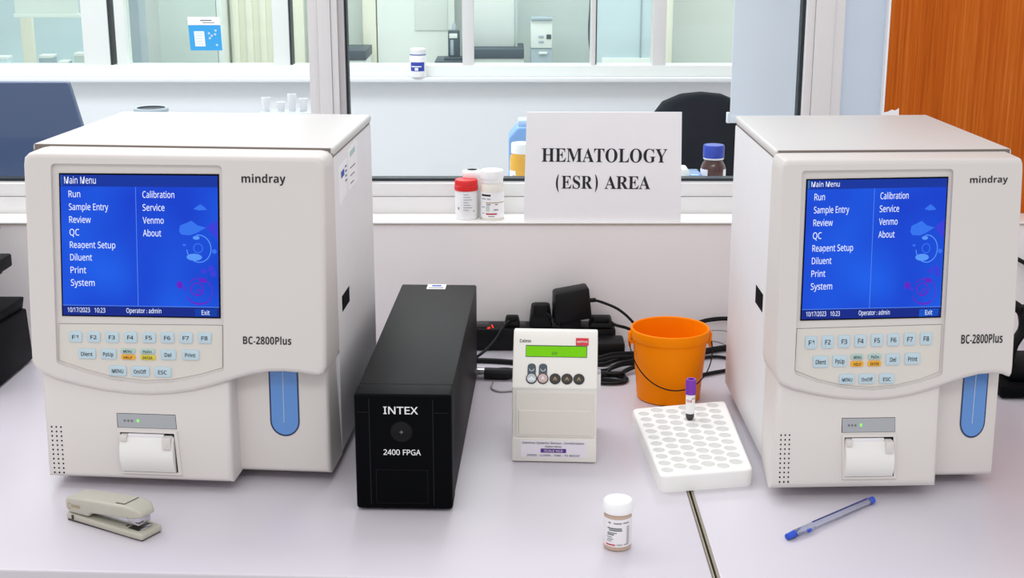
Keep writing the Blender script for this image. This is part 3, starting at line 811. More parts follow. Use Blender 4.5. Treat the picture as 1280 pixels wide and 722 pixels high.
m = MB('ink'); m.text('Colmn', 0.0080, 0.0222, 0.885, 0.062, PSL, 0.0004, 0, 0.014); m.build('name_lettering', t)
for i, cx in enumerate((0.0242, 0.0385, 0.0540, 0.0690, 0.0840)):
    def PB(a, b, d, cx=cx): return PSL(cx + a, 0.185 + b / SLN, d)
    m = MB('button_dark', ('button_silver', 'button_pink', 'button_dark', 'button_dark', 'button_dark')[i], 'gold_ink' if i > 1 else 'ink_white')
    m.slab(circle(0, 0, 0.0071, 28), -0.001, 0.0014, PB, r=0.0005, seg=1); m.slab(circle(0, 0, 0.0060, 24), 0.0, 0.0022, PB, r=0.0008, seg=2, mi=1)
    m.slab([(-0.0022, -0.0022), (-0.0012, -0.0022), (0, 0.0005), (0.0012, -0.0022), (0.0022, -0.0022), (0.0004, 0.0022), (-0.0004, 0.0022)], 0.002, 0.0026, PB, mi=2)
    if i < 2:
        m.m('button_slate'); k = m.m('button_slate'); kk = m.m('button_silver')
        m.slab(rpoly([(-0.0052, 0.0045), (0.0052, 0.0045), (0.0052, 0.0195), (-0.0052, 0.0195)], [0, 0, 0.005, 0.005]), -0.0005, 0.0012, PB, r=0.0004, seg=1, mi=k)
        m.slab([(0.0033 * math.cos(a), 0.0125 + 0.0033 * math.sin(a)) for a in [PI + PI * q / 10 for q in range(11)]] + [(0.0025 * math.cos(a), 0.0125 + 0.0025 * math.sin(a)) for a in [2 * PI - PI * q / 10 for q in range(11)]], 0.001, 0.0015, PB, mi=kk)
    m.build('push_button', t)
m = MB('machine_grey', 'chrome'); m.box((EW - 0.001, 0.03, 0.088), (EW + 0.0045, 0.055, 0.108), r=0.001); m.box((EW + 0.001, 0.034, 0.108), (EW + 0.004, 0.040, 0.112), mi=1); m.build('side_connector', t)

# --- orange bucket with wire handle
t = thing('bucket', 'bright orange plastic bucket with a thin black handle, behind the white foam rack', 'bucket', (0.2262, 1.934, 0)); t.scale = (1.0, 1.0, 1.09)
m = MB('bucket_orange')
m.lathe([(0.0005, 0.0006), (0.0425, 0.0), (0.0452, 0.0015), (0.0457, 0.004), (0.0478, 0.030), (0.0482, 0.031), (0.0528, 0.080), (0.0529, 0.0815), (0.0552, 0.0822), (0.0562, 0.084), (0.0568, 0.0935), (0.0562, 0.0955), (0.0546, 0.0962),
         (0.0530, 0.0952), (0.0522, 0.092), (0.0515, 0.083), (0.0468, 0.031), (0.0444, 0.005), (0.043, 0.003), (0.0005, 0.0028)], n=56)
m.build('pail', t)
for s in (-1, 1):
    m = MB('bucket_orange'); m.box((min(s * 0.0560, s * 0.0595), -0.006, 0.070), (max(s * 0.0560, s * 0.0595), 0.006, 0.0900), r=0.001); m.box((min(s * 0.051, s * 0.0570), -0.005, 0.0745), (max(s * 0.051, s * 0.0570), 0.005, 0.0805), r=0.0008); m.build('handle_lug', t)
m = MB('black_plastic'); hp = []
for k in range(25):
    a = PI * k / 24; s = math.sin(a); x = -0.0590 * math.cos(a)
    dr = 0.060 * s; hp.append((x + 0.004 * s, -0.0570 * s ** 0.7 - 0.0005, 0.080 - dr * 0.90))
m.tube(hp, 0.0009, 6); m.build('handle', t)

# --- foam tube rack with round wells, and the tube in it
t = thing('tube_rack', 'white foam tube rack with rows of round wells, lying in front of the orange bucket', 'rack', (0.232, 1.715, 0))
RC = [(0.1790, 1.5830), (0.2945, 1.6050), (0.2965, 1.8560), (0.1640, 1.8230)]
RC = [(x - 0.232, y - 1.715) for x, y in RC]
def bil(u, v):
    return tuple(RC[0][i] * (1 - u) * (1 - v) + RC[1][i] * u * (1 - v) + RC[2][i] * u * v + RC[3][i] * (1 - u) * v for i in (0, 1))
TUBE = (0.2395 - 0.232, 1.789 - 1.715)
wells = []; best = None
for j in range(10):
    for i in range(6):
        u = 0.100 + 0.150 * i; v = 0.0765 + 0.0915 * j + (0.038 if i % 2 else 0.0)
        c = bil(u, v); wells.append(c)
near = min(range(60), key=lambda k: (wells[k][0] - TUBE[0]) ** 2 + (wells[k][1] - TUBE[1]) ** 2)
TUBE = wells[near]
rad = [(0.0078 if k % 6 == 0 else 0.0082 + 0.0011 * random.random()) for k in range(60)]; rad[near] = 0.0078
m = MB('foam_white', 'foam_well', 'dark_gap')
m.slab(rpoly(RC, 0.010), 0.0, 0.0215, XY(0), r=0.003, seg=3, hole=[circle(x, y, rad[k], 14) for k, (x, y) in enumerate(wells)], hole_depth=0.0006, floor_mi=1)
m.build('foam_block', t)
bx, by = TUBE[0] + 0.232, TUBE[1] + 1.715
tt = thing('blood_tube', 'purple-capped blood collection tube standing in the white foam rack', 'tube', (bx, by, 0.0210), 0.0)
m = MB('bottle_white', 'blood'); m.lathe([(0.0005, 0.0), (0.004, 0.0008), (0.0056, 0.004), (0.0058, 0.0095), (0.0060, 0.0096), (0.0060, 0.040), (0.0005, 0.040)], n=28, mis=[1, 1, 1, 0, 0, 0]); m.build('glass_tube', tt)
m = MB('cap_purple', 'dark_gap'); m.lathe([(0.0072, 0.0365), (0.0074, 0.0375), (0.0070, 0.0560), (0.0064, 0.0572), (0.0042, 0.0572), (0.0040, 0.0535), (0.0003, 0.0535)], n=28, mis=[0, 0, 0, 0, 0, 0]); o = m.build('cap', tt); o['label'] = 'purple cap'
def PCY(R, cz=0.0):
    return lambda a, b, d: ((R + d) * math.sin(a / R), -(R + d) * math.cos(a / R), b + cz)
m = MB('paper', 'ink_red', 'ink', 'blood'); PC = PCY(0.0060)
vs = []; n = 20
for k in range(n + 1):
    a = -0.009 + 0.018 * k / n; vs += [PC(a, 0.011, 0.0002), PC(a, 0.0362, 0.0002)]
m.add(vs, [[2 * k, 2 * k + 2, 2 * k + 3, 2 * k + 1] for k in range(n)])
m.text('SDE', -0.0062, 0.0015, 0.0260, 0.0036, PC, 0.0004, 1, 0.014); m.text('EDTA', 0.0012, 0.0062, 0.0302, 0.0022, PC, 0.0004, 2, 0.012)
m.build('tube_label', tt)

# --- bottles and small jars
def label_patch(m, R, a0, a1, z0, z1, mi, d=0.0002, n=20):
    PC = PCY(R); vs = []
    for k in range(n + 1):
        a = a0 + (a1 - a0) * k / n; vs += [PC(a, z0, d), PC(a, z1, d)]
    m.add(vs, [[2 * k, 2 * k + 2, 2 * k + 3, 2 * k + 1] for k in range(n)], mi)
def print_lines(m, R, rows, mi, d=0.0005):
    for a0, a1, z, h in rows: label_patch(m, R, a0, a1, z, z + h, mi, d, 6)

t = thing('reagent_vial', 'small white-capped vial with printed label and tan liquid, alone at the front of the bench', 'vial', (0.1165, 1.4360, 0)); t.scale = (0.985, 0.985, 0.94)
m = MB('vial_tan'); m.lathe([(0.0005, 0.0005), (0.0135, 0.0), (0.0152, 0.0012), (0.0155, 0.003), (0.0155, 0.041), (0.0148, 0.0435), (0.0135, 0.0455), (0.0132, 0.047), (0.0005, 0.047)], n=40); m.build('glass_body', t)
m = MB('cap_white'); m.lathe([(0.0150, 0.0455), (0.0165, 0.046), (0.0168, 0.047), (0.0165, 0.0580), (0.0150, 0.0600), (0.0095, 0.0603), (0.0088, 0.0595), (0.0005, 0.0595)], n=40); m.build('cap', t)
m = MB('paper_label', 'ink_grey', 'ink_red', 'ink'); R = 0.0155
label_patch(m, R, -0.030, 0.028, 0.0060, 0.0405, 0, n=36)
print_lines(m, R, [(-0.012, -0.009, 0.0352, 0.0016), (-0.0055, 0.0035, 0.0352, 0.0012), (0.005, 0.0125, 0.0355, 0.0012), (-0.013, 0.0035, 0.0285, 0.0016), (-0.011, 0.004, 0.0262, 0.0016), (-0.013, -0.002, 0.0232, 0.0010), (-0.013, -0.005, 0.0208, 0.0016),
                   (-0.014, -0.007, 0.0180, 0.0008), (-0.013, -0.006, 0.0152, 0.0010), (-0.014, -0.008, 0.0128, 0.0008)] + [(0.0095, 0.0135, 0.010 + 0.0019 * q, 0.0007) for q in range(12)], 1)
print_lines(m, R, [(-0.0150, -0.0035, 0.0078, 0.0016)], 2); print_lines(m, R, [(-0.002, 0.0045, 0.0086, 0.0008), (0.006, 0.012, 0.0086, 0.0008)], 1); m.build('vial_label', t)

SZ = 0.199
t = thing('specimen_jar', 'white jar with a red screw cap on the window sill', 'jar', (-0.0735, 2.232, SZ))
m = MB('bottle_white'); m.lathe([(0.0005, 0.0008), (0.0165, 0.0), (0.0180, 0.002), (0.0182, 0.045), (0.0165, 0.0478), (0.0165, 0.052), (0.0005, 0.052)], n=36); m.build('jar_body', t)
m = MB('cap_red'); m.lathe([(0.0182, 0.0468), (0.0192, 0.0475), (0.0192, 0.0545), (0.0186, 0.0550), (0.0186, 0.0620), (0.0172, 0.0640), (0.0005, 0.0645)], n=36); o = m.build('screw_cap', t); o['label'] = 'red screw cap'
m = MB('ink_grey'); print_lines(m, 0.0182, [(-0.004, 0.004 + 0.003 * (q % 3), 0.0415 - 0.0042 * q, 0.0007) for q in range(7)] + [(-0.014, -0.012, 0.017, 0.004), (0.012, 0.0145, 0.014, 0.0015)], 0); m.build('printed_scale', t)

t = thing('pill_bottle', 'white bottle with white cap and printed label on the sill, beside the paper sign', 'bottle', (-0.0320, 2.231, SZ))
m = MB('bottle_cream'); m.lathe([(0.0005, 0.0008), (0.0175, 0.0), (0.0190, 0.002), (0.0192, 0.050), (0.0180, 0.0565), (0.0162, 0.0600), (0.0155, 0.066), (0.0005, 0.066)], n=36); m.build('bottle_body', t)
m = MB('cap_white'); m.lathe([(0.0165, 0.0595), (0.0178, 0.060), (0.0178, 0.0660), (0.0186, 0.0665), (0.0188, 0.0775), (0.0175, 0.0795), (0.0005, 0.080)], n=36); m.build('cap', t)
m = MB('paper', 'ink', 'ink_grey', 'gold_ink', 'far_green', 'ink_red'); R = 0.0192
label_patch(m, R, -0.024, 0.026, 0.0045, 0.0455, 0, n=30)
print_lines(m, R, [(-0.0185, -0.002, 0.0395, 0.0030)], 1); print_lines(m, R, [(-0.018, -0.010, 0.0345, 0.0012), (-0.008, -0.002, 0.0345, 0.0012), (-0.018, -0.012, 0.021, 0.001), (-0.018, -0.013, 0.011, 0.001)], 2)
print_lines(m, R, [(-0.010, 0.024, 0.0285, 0.0012)], 3); print_lines(m, R, [(-0.010, -0.004, 0.015, 0.0095)], 4); print_lines(m, R, [(-0.010, 0.008, 0.0098, 0.0022)], 5)
print_lines(m, R, [(-0.009, -0.002, 0.0255, 0.0016), (0.005, 0.009, 0.0255, 0.0016), (0.003, 0.010, 0.017, 0.0016), (-0.006, 0.004, 0.0065, 0.001)], 2); m.build('bottle_label', t)

t = thing('dropper_bottle', 'white bottle with a dark opening, behind the red-capped jar and half hidden', 'bottle', (-0.0645, 2.2545, SZ))
m = MB('cap_white', 'dark_gap'); m.lathe([(0.0005, 0.0006), (0.0130, 0.0), (0.0142, 0.0015), (0.0143, 0.060), (0.0160, 0.0665), (0.0165, 0.0690), (0.0150, 0.0735), (0.0085, 0.0755), (0.0072, 0.0757), (0.0005, 0.0757)], n=32, mis=[0] * 7 + [1, 1]); m.build('bottle_body', t)

# --- paper sign on the sill
t = thing('paper_sign', 'white sign reading HEMATOLOGY (ESR) AREA standing on the window sill', 'sign', (0.144, 2.2055, SZ + 0.0002))
lean = 0.02
def PG(a, b, d): return (a, b * lean - d, b)
m = MB('paper'); m.slab([(-0.1255, 0.0), (0.1255, 0.0), (0.1225, 0.1745), (-0.1210, 0.1745)], -0.003, 0.0, PG); m.build('sign_board', t)
def bold_serif(s):
    return ''.join(chr(0x1D400 + ord(c) - 65) if 'A' <= c <= 'Z' else c for c in s)
m = MB('ink'); m.text(bold_serif('HEMATOLOGY'), -0.0970, 0.1010, 0.0965, 0.0225, PG, 0.0005, slope=-0.008)
m.text(bold_serif('ESR'), -0.0655, -0.0165, 0.0535, 0.0215, PG, 0.0005, slope=-0.008); m.text(bold_serif('AREA'), 0.0030, 0.0755, 0.0530, 0.0215, PG, 0.0005, slope=-0.008)
for s, x in ((1, -0.0695), (-1, -0.0125)):
    n = 12; vs = []
    for k in range(n + 1):
        q = -1 + 2 * k / n; z = 0.0620 + q * 0.0150
        xo = x - s * 0.0048 * (1 - q * q) ** 0.8; xi = x - s * 0.0018 * (1 - q * q)
        vs += [PG(xo, z, 0.0005), PG(xi, z, 0.0005)]
    m.add(vs, [[2 * k, 2 * k + 1, 2 * k + 3, 2 * k + 2] for k in range(n)])
m.build('sign_lettering', t, smooth=False)

# --- stapler
t = thing('stapler', 'worn grey-beige stapler lying in front of the left analyser', 'stapler', (-0.4575, 1.4900, 0), math.radians(-30))
def sweep_box(m, L, W0, W1, prof, r, mi=0):
    """long block along x from prof [(x, z0, z1, half width)]"""
    ns = len(prof); bm = bmesh.new(); rings = []
    for x, z0, z1, hw in prof: rings.append([bm.verts.new(p) for p in ((x, -hw, z0), (x, hw, z0), (x, hw, z1), (x, -hw, z1))])
    for i in range(ns - 1):
        for k in range(4): bm.faces.new([rings[i][k], rings[i + 1][k], rings[i + 1][(k + 1) % 4], rings[i][(k + 1) % 4]])
    bm.faces.new(rings[0]); bm.faces.new(rings[-1][::-1])
    bmesh.ops.recalc_face_normals(bm, faces=bm.faces[:])
    ed = [e for e in bm.edges if e.calc_face_angle(0) > 0.5]
    bmesh.ops.bevel(bm, geom=ed, offset=r, segments=3, affect='EDGES', profile=0.5)
    m.add_bm(bm, mi)
m = MB('stapler_grey'); sweep_box(m, 0, 0, 0, [(-0.058, 0.0015, 0.0095, 0.0150), (0.045, 0.0015, 0.0095, 0.0170), (0.062, 0.0015, 0.0090, 0.0165)], 0.0025)
m.build('base', t)
m = MB('stapler_dark'); m.box((-0.056, -0.0145, 0.0), (0.060, 0.0150, 0.002), r=0.0005); m.box((-0.048, -0.0160, 0.0035), (-0.045, -0.0148, 0.0085)); m.build('sole', t)
m = MB('stapler_dark', 'chrome'); m.box((0.036, -0.011, 0.0092), (0.052, 0.011, 0.0099)); m.box((0.0515, -0.008, 0.0095), (0.055, 0.008, 0.0112), r=0.0005, mi=1); m.box((0.030, -0.009, 0.0092), (0.033, -0.005, 0.0102), mi=1); m.build('anvil', t)
m = MB('stapler_grey'); sweep_box(m, 0, 0, 0, [(-0.060, 0.0130, 0.0260, 0.0125), (-0.052, 0.0105, 0.0292, 0.0150), (-0.022, 0.0115, 0.0325, 0.0155), (-0.018, 0.0165, 0.0330, 0.0155), (0.034, 0.0225, 0.0375, 0.0160), (0.050, 0.0240, 0.0360, 0.0145), (0.058, 0.0255, 0.0310, 0.0100)], 0.0028)
m.build('arm', t)
m = MB('stapler_dark', 'ink_grey'); 
def PA(a, b, d): return (a, b, 0.0333 + (a + 0.018) * 0.0865 + d)
m.slab([(0.020, -0.0110), (0.0335, -0.0110), (0.0335, -0.0104), (0.020, -0.0104)], 0, 0.0006, PA); m.slab([(0.0330, -0.0110), (0.0336, -0.0110), (0.0336, 0.0110), (0.0330, 0.0110)], 0, 0.0006, PA); m.build('cap_seam', t)
m = MB('chrome', 'stapler_dark'); m.box((0.0355, -0.0095, 0.0145), (0.0515, 0.0095, 0.0250), r=0.0008); m.box((0.047, -0.0098, 0.0175), (0.0520, -0.002, 0.0185), mi=1); m.box((-0.02, -0.007, 0.0125), (0.038, 0.007, 0.0185), r=0.0005); m.build('magazine', t)
m = MB('gold_ink'); PB2 = lambda a, b, d: (a, -0.0155 - d, b)
m.text('KANEX', -0.0470, -0.0330, 0.0185 , 0.0036, PB2, 0.0004, 0, 0.01, slope=0.06)
n = 14; vs = []
for k in range(n + 1):
    a = math.radians(60 + 240 * k / n); vs += [PB2(-0.0500 + 0.0033 * math.cos(a), 0.0195 + 0.0036 * math.sin(a), 0.0004), PB2(-0.0500 + 0.0026 * math.cos(a), 0.0195 + 0.0029 * math.sin(a), 0.0004)]
m.add(vs, [[2 * k, 2 * k + 1, 2 * k + 3, 2 * k + 2] for k in range(n)]); m.build('side_lettering', t)

# --- pen
p0 = Vector((0.3070, 1.4500, 0.0045)); p1 = Vector((0.4290, 1.5530, 0.0045)); dv = p1 - p0; PLN = dv.length
t = thing('ballpoint_pen', 'clear ballpoint pen with blue ends lying in front of the right analyser', 'pen', tuple(p0), math.atan2(dv.y, dv.x))
MX = Matrix.Rotation(PI / 2, 4, 'Y')
m = MB('pen_clear'); m.lathe([(0.0036, 0.012), (0.0045, 0.014), (0.0045, 0.044), (0.0042, 0.046), (0.0040, PLN - 0.008), (0.0036, PLN - 0.0075)], M=MX, n=14); m.build('barrel', t)
m = MB('pen_blue'); m.lathe([(0.0026, 0.0), (0.0036, 0.0005), (0.0043, 0.013), (0.0036, 0.0135)], M=MX, n=16); o = m.build('cap', t); o['label'] = 'blue cap'
m = MB('pen_blue'); m.lathe([(0.0038, PLN - 0.0085), (0.0042, PLN - 0.008), (0.0042, PLN - 0.001), (0.0034, PLN)], M=MX, n=16); o = m.build('end_plug', t); o['label'] = 'blue end plug'
m = MB('ink_tube'); m.tube([(0.046, 0.001, 0.0041), (PLN - 0.012, 0.001, 0.0041)], 0.0010, 6, smooth=False); m.build('refill', t)
m = MB('pen_clear', 'pen_blue'); m.box((0.013, -0.0062, -0.0015), (0.044, -0.0042, 0.0015), r=0.0006); m.box((0.029, -0.0066, -0.0018), (0.036, -0.0040, 0.0018), r=0.0005, mi=1); m.build('clip', t)

# ================================================================== CABLES AND PLUGS ALONG THE WALL
t = thing('power_strip', 'black power strip with red indicator lights lying along the wall behind the white tester', 'power strip', (0.05, 2.172, 0))
m = MB('black_plastic'); m.box((-0.195, -0.022, 0.001), (0.115, 0.026, 0.0365), r=0.003); m.build('housing', t)
m = MB('ups_gloss')
for x in (-0.105, -0.045, 0.015, 0.075): m.box((x - 0.018, -0.016, 0.0362), (x + 0.018, 0.020, 0.0378), r=0.0008)
m.build('socket_plate', t)
for x, y in ((-0.082, -0.005), (-0.086, -0.0175), (-0.0805, -0.014), (-0.088, -0.020)):
    m = MB('led_red'); m.lathe([(0.0013, 0.0365), (0.0008, 0.0390)], (x, y, 0), 8); m.build('indicator_light', t)

def cable(label, pts, r=0.0032, mt='black_rubber', group='black cables along the wall', name='power_cable'):
    m = MB(mt); m.tube(pts, r, 8); o = m.build(name); return tag(o, label, 'cable', group)

# wall adapter in the strip, its cord running behind the bucket
t = thing('power_adapter', 'large black tilted power adapter plugged in behind the white tester', 'adapter', (0.0945, 2.158, 0.036))
R = Matrix.Translation((0, 0, 0.040)) @ Matrix.Rotation(math.radians(-7), 4, 'Y') @ Matrix.Rotation(math.radians(6), 4, 'Z')
m = MB('black_plastic'); m.hexa([R @ Vector(p) for p in ((-0.032, -0.020, -0.024), (0.028, -0.020, -0.024), (0.028, 0.020, -0.024), (-0.032, 0.020, -0.024), (-0.026, -0.018, 0.025), (0.029, -0.018, 0.027), (0.029, 0.018, 0.027), (-0.026, 0.018, 0.025))], r=0.004); m.build('adapter_body', t)
m = MB('black_rubber'); m.box((-0.018, -0.013, 0.0016), (0.015, 0.013, 0.0205), r=0.002); m.build('plug_base', t)
m = MB('black_rubber'); m.tube([R @ Vector((0.026, -0.008, 0.004)), R @ Vector((0.038, -0.008, 0.003))], 0.0035, 8, smooth=False)
m.tube([R @ Vector((0.036, -0.008, 0.003)), (0.052, -0.010, 0.044), (0.075, -0.014, 0.034), (0.096, -0.020, 0.016), (0.118, -0.03, -0.012), (0.15, -0.03, -0.020)], 0.0022, 8); m.build('cord', t)

def plug(label, loc, size, cord, rz=0.0, r=0.0024):
    t = thing('mains_plug', label, 'plug', loc, rz, 'plugs in the power strip')
    sx, sy, sz = size
    m = MB('black_rubber'); m.hexa([(-sx, -sy, 0.0014), (sx, -sy, 0.0014), (sx, sy, 0.0014), (-sx, sy, 0.0014), (-sx * 0.8, -sy * 0.75, sz * 0.7), (sx * 0.8, -sy * 0.75, sz * 0.7), (sx * 0.8, sy * 0.8, sz), (-sx * 0.8, sy * 0.8, sz)], r=0.003); m.build('plug_body', t)
    m = MB('black_rubber'); m.box((-sx * 0.7, -sy * 0.9, sz * 0.45), (sx * 0.7, sy * 0.3, sz * 1.08), r=0.004); m.build('grip', t)
    m = MB('black_rubber'); m.tube(cord, r, 8); m.build('cord', t)
    return t
plug('black angular plug in the strip, immediately left of the large adapter', (0.046, 2.170, 0.0365), (0.0185, 0.017, 0.036), [(0.006, -0.012, 0.026), (0.018, -0.020, 0.018), (0.030, -0.034, 0.002), (0.034, -0.062, -0.0335), (0.036, -0.09, -0.034)])
plug('small black plug in the strip above the left end of the white tester', (0.0005, 2.170, 0.0365), (0.0125, 0.012, 0.017), [(-0.004, -0.012, 0.012), (-0.014, -0.022, 0.004), (-0.030, -0.046, -0.014), (-0.052, -0.075, -0.026), (-0.085, -0.11, -0.034), (-0.12, -0.13, -0.034)])
plug('low black plug at the right end of the strip, beside the orange bucket', (0.142, 2.166, 0.0365), (0.0200, 0.016, 0.017), [(0.010, -0.006, 0.012), (0.022, -0.012, 0.006), (0.040, -0.012, 0.001), (0.060, -0.012, -0.008), (0.085, -0.016, -0.012)], r=0.0026)
t = thing('power_supply_brick', 'black block at the right end of the power strip, low beside the orange bucket', 'adapter', (0.149, 2.118, 0))
m = MB('black_plastic'); m.box((-0.026, -0.022, 0.001), (0.027, 0.024, 0.030), r=0.004); m.build('adapter_body', t)
m = MB('black_rubber'); m.tube([(0.022, -0.01, 0.008), (0.04, -0.012, 0.006), (0.055, -0.02, 0.003)], 0.0024, 8); m.build('cord', t)

G1 = 'black cables between the white tester and the orange bucket'
G2 = 'black cables right of the orange bucket'
G3 = 'black cables between the power supply and the white tester'
L1 = 'black cable in the tangle between the white tester and the orange bucket'
for pts, r in (
    ([(0.108, 2.100, 0.0035), (0.135, 2.092, 0.004), (0.170, 2.100, 0.004), (0.215, 2.110, 0.0035), (0.260, 2.120, 0.0035)], 0.0034),
    ([(0.108, 2.075, 0.0035), (0.140, 2.072, 0.0035), (0.175, 2.082, 0.010), (0.225, 2.098, 0.0035)], 0.0034),
    ([(0.106, 2.045, 0.0035), (0.140, 2.042, 0.0035), (0.172, 2.058, 0.008), (0.21, 2.075, 0.0035)], 0.0030),
    ([(0.106, 2.010, 0.0035), (0.140, 2.000, 0.0035), (0.168, 1.994, 0.0035), (0.168, 2.025, 0.006), (0.19, 2.045, 0.0095)], 0.0034),
    ([(0.106, 2.025, 0.0095), (0.128, 2.012, 0.010), (0.152, 2.006, 0.010), (0.166, 2.010, 0.010), (0.155, 2.028, 0.0035), (0.13, 2.035, 0.0035)], 0.0030),
    ([(0.104, 2.088, 0.0095), (0.132, 2.082, 0.011), (0.160, 2.086, 0.016), (0.215, 2.110, 0.010)], 0.0030),
    ([(0.104, 2.032, 0.0035), (0.136, 2.022, 0.0035), (0.160, 2.040, 0.014), (0.20, 2.060, 0.016)], 0.0026),
    ([(0.110, 1.990, 0.0032), (0.140, 1.982, 0.0032), (0.164, 1.986, 0.0032), (0.172, 2.004, 0.0032), (0.160, 2.014, 0.0032), (0.128, 2.0, 0.0100)], 0.0026),
    ([(0.106, 2.060, 0.010), (0.130, 2.050, 0.016), (0.160, 2.070, 0.016), (0.195, 2.090, 0.010)], 0.0028)):
    cable(L1, pts, r, group=G1)
cable('thick black cable arching to the right analyser, topmost cable right of the orange bucket', [(0.245, 2.185, 0.020), (0.290, 2.188, 0.032), (0.318, 2.190, 0.040), (0.355, 2.190, 0.042), (0.40, 2.185, 0.035), (0.45, 2.16, 0.004)], 0.0036, group=G2)
cable('thin grey wire stretched right of the orange bucket under the thick arching cable', [(0.270, 2.185, 0.012), (0.305, 2.188, 0.0205), (0.350, 2.190, 0.0205), (0.40, 2.17, 0.003)], 0.0009, mt='grey_cable', group='thin wires right of the orange bucket')
cable('thin grey wire lowest of two right of the orange bucket', [(0.27, 2.150, 0.003), (0.305, 2.160, 0.0130), (0.330, 2.160, 0.0120), (0.352, 2.150, 0.0060), (0.40, 2.14, 0.002)], 0.0010, mt='grey_cable', group='thin wires right of the orange bucket')
cable('fat black cable lying along the wall foot right of the orange bucket', [(0.262, 2.120, 0.0055), (0.290, 2.125, 0.0055), (0.320, 2.140, 0.0055), (0.352, 2.150, 0.0055), (0.42, 2.14, 0.0055)], 0.0052, group=G2)
cable('black cable curving down behind the rim right of the orange bucket', [(0.285, 2.095, 0.0035), (0.300, 2.105, 0.0035), (0.322, 2.110, 0.0035), (0.345, 2.098, 0.0035), (0.38, 2.08, 0.0035)], 0.0026, group=G2)
cable('black cable nearest the front on the bench right of the orange bucket', [(0.262, 2.010, 0.0035), (0.285, 2.020, 0.0035), (0.312, 2.035, 0.0035), (0.345, 2.048, 0.0035), (0.39, 2.05, 0.0035)], 0.0030, group=G2)
cable('thick black cable lying between the power supply and the white tester', [(-0.075, 2.090, 0.0045), (-0.040, 2.088, 0.0045), (0.0, 2.080, 0.0045), (0.05, 2.06, 0.0045), (0.106, 2.09, 0.0045)], 0.0040, group=G3)
cable('thin black wire on the bench between the power supply and the white tester', [(-0.075, 2.060, 0.0012), (-0.040, 2.056, 0.0012), (-0.005, 2.060, 0.0012), (0.03, 2.035, 0.0012)], 0.0009, group=G3)
cable('white wire curling on the bench left of the white tester', [(-0.028, 1.995, 0.0016), (-0.030, 1.965, 0.0016), (-0.018, 1.950, 0.0016), (0.005, 1.955, 0.0016), (0.03, 1.97, 0.0016)], 0.0013, mt='grey_cable', group='thin wires by the white tester')
t = thing('cable_connector', 'black round connector with silver collar, lying between the power supply and the white tester', 'connector', (-0.053, 2.014, 0.0))
MXX = Matrix.Translation((0, 0, 0.0088)) @ Matrix.Rotation(math.radians(-6), 4, 'Z') @ Matrix.Rotation(PI / 2, 4, 'Y')
m = MB('black_plastic'); m.lathe([(0.0080, 0.012), (0.0088, 0.0125), (0.0088, 0.046), (0.0075, 0.050), (0.0050, 0.064), (0.0042, 0.080)], M=MXX, n=24); m.build('sleeve', t)
m = MB('chrome'); m.lathe([(0.0070, -0.008), (0.0080, -0.007), (0.0080, 0.0118), (0.0076, 0.012)], M=MXX, n=24); o = m.build('collar', t); o['label'] = 'silver collar'

# ------------------------------------------------------------------ half seen instruments at both edges
t = thing('bench_instrument', 'black stepped instrument at the left edge of the bench, left of the left analyser', 'instrument', (-0.86, 2.03, 0))
m = MB('black_satin'); m.hexa([(-0.14, -0.12, 0.002), (0.105, -0.12, 0.002), (0.112, 0.075, 0.002), (-0.14, 0.075, 0.002), (-0.14, -0.07, 0.085), (0.098, -0.07, 0.085), (0.108, 0.075, 0.085), (-0.14, 0.075, 0.085)], r=0.004); m.build('base', t)
m = MB('black_satin'); m.hexa([(-0.13, -0.05, 0.0845), (0.090, -0.05, 0.0845), (0.104, 0.07, 0.0845), (-0.13, 0.07, 0.0845), (-0.13, -0.02, 0.100), (0.094, -0.02, 0.100), (0.108, 0.07, 0.105), (-0.13, 0.07, 0.105)], r=0.003); m.build('upper_deck', t)
m = MB('black_satin'); m.box((-0.10, 0.0, 0.10), (0.068, 0.06, 0.28), r=0.006); m.build('column', t)
for nm, z0, x1 in (('stage_plate', 0.158, 0.0975), ('stage_plate', 0.214, 0.085)):
    m = MB('black_satin'); m.hexa([(-0.12, -0.09, z0), (x1, -0.09, z0), (x1 + 0.004, 0.05, z0), (-0.12, 0.05, z0), (-0.12, -0.09, z0 + 0.020), (x1, -0.09, z0 + 0.020), (x1 + 0.004, 0.05, z0 + 0.020), (-0.12, 0.05, z0 + 0.020)], r=0.003)
    m.box((x1 - 0.02, -0.06, z0 - 0.006), (x1 - 0.005, 0.03, z0 + 0.001), r=0.001); m.build(nm, t)
t = thing('instrument_stand', 'black stand with a thin bent arm at the right edge, behind the right analyser', 'stand', (0.78, 1.99, 0))
m = MB('black_satin'); m.box((-0.078, -0.072, 0.002), (0.10, 0.07, 0.020), r=0.004); m.box((-0.060, -0.050, 0.0198), (0.10, 0.06, 0.034), r=0.004); m.build('base', t)
m = MB('black_rubber'); m.tube([(-0.045, 0.0, 0.03), (-0.040, 0.0, 0.06), (-0.028, 0.0, 0.085), (-0.032, 0.0, 0.110), (-0.046, 0.0, 0.122), (-0.058, 0.0, 0.126)], 0.0075, 10); m.build('arm', t)
m = MB('black_rubber'); m.box((-0.035, -0.012, 0.105), (0.03, 0.012, 0.120), r=0.003); m.build('cross_bar', t)
cable('black cable crossing the wall at the right edge above the black stand', [(0.66, 2.195, 0.085), (0.72, 2.19, 0.105), (0.76, 2.195, 0.119), (0.82, 2.19, 0.135), (0.9, 2.17, 0.004)], 0.0035, group='black cables at the right edge')

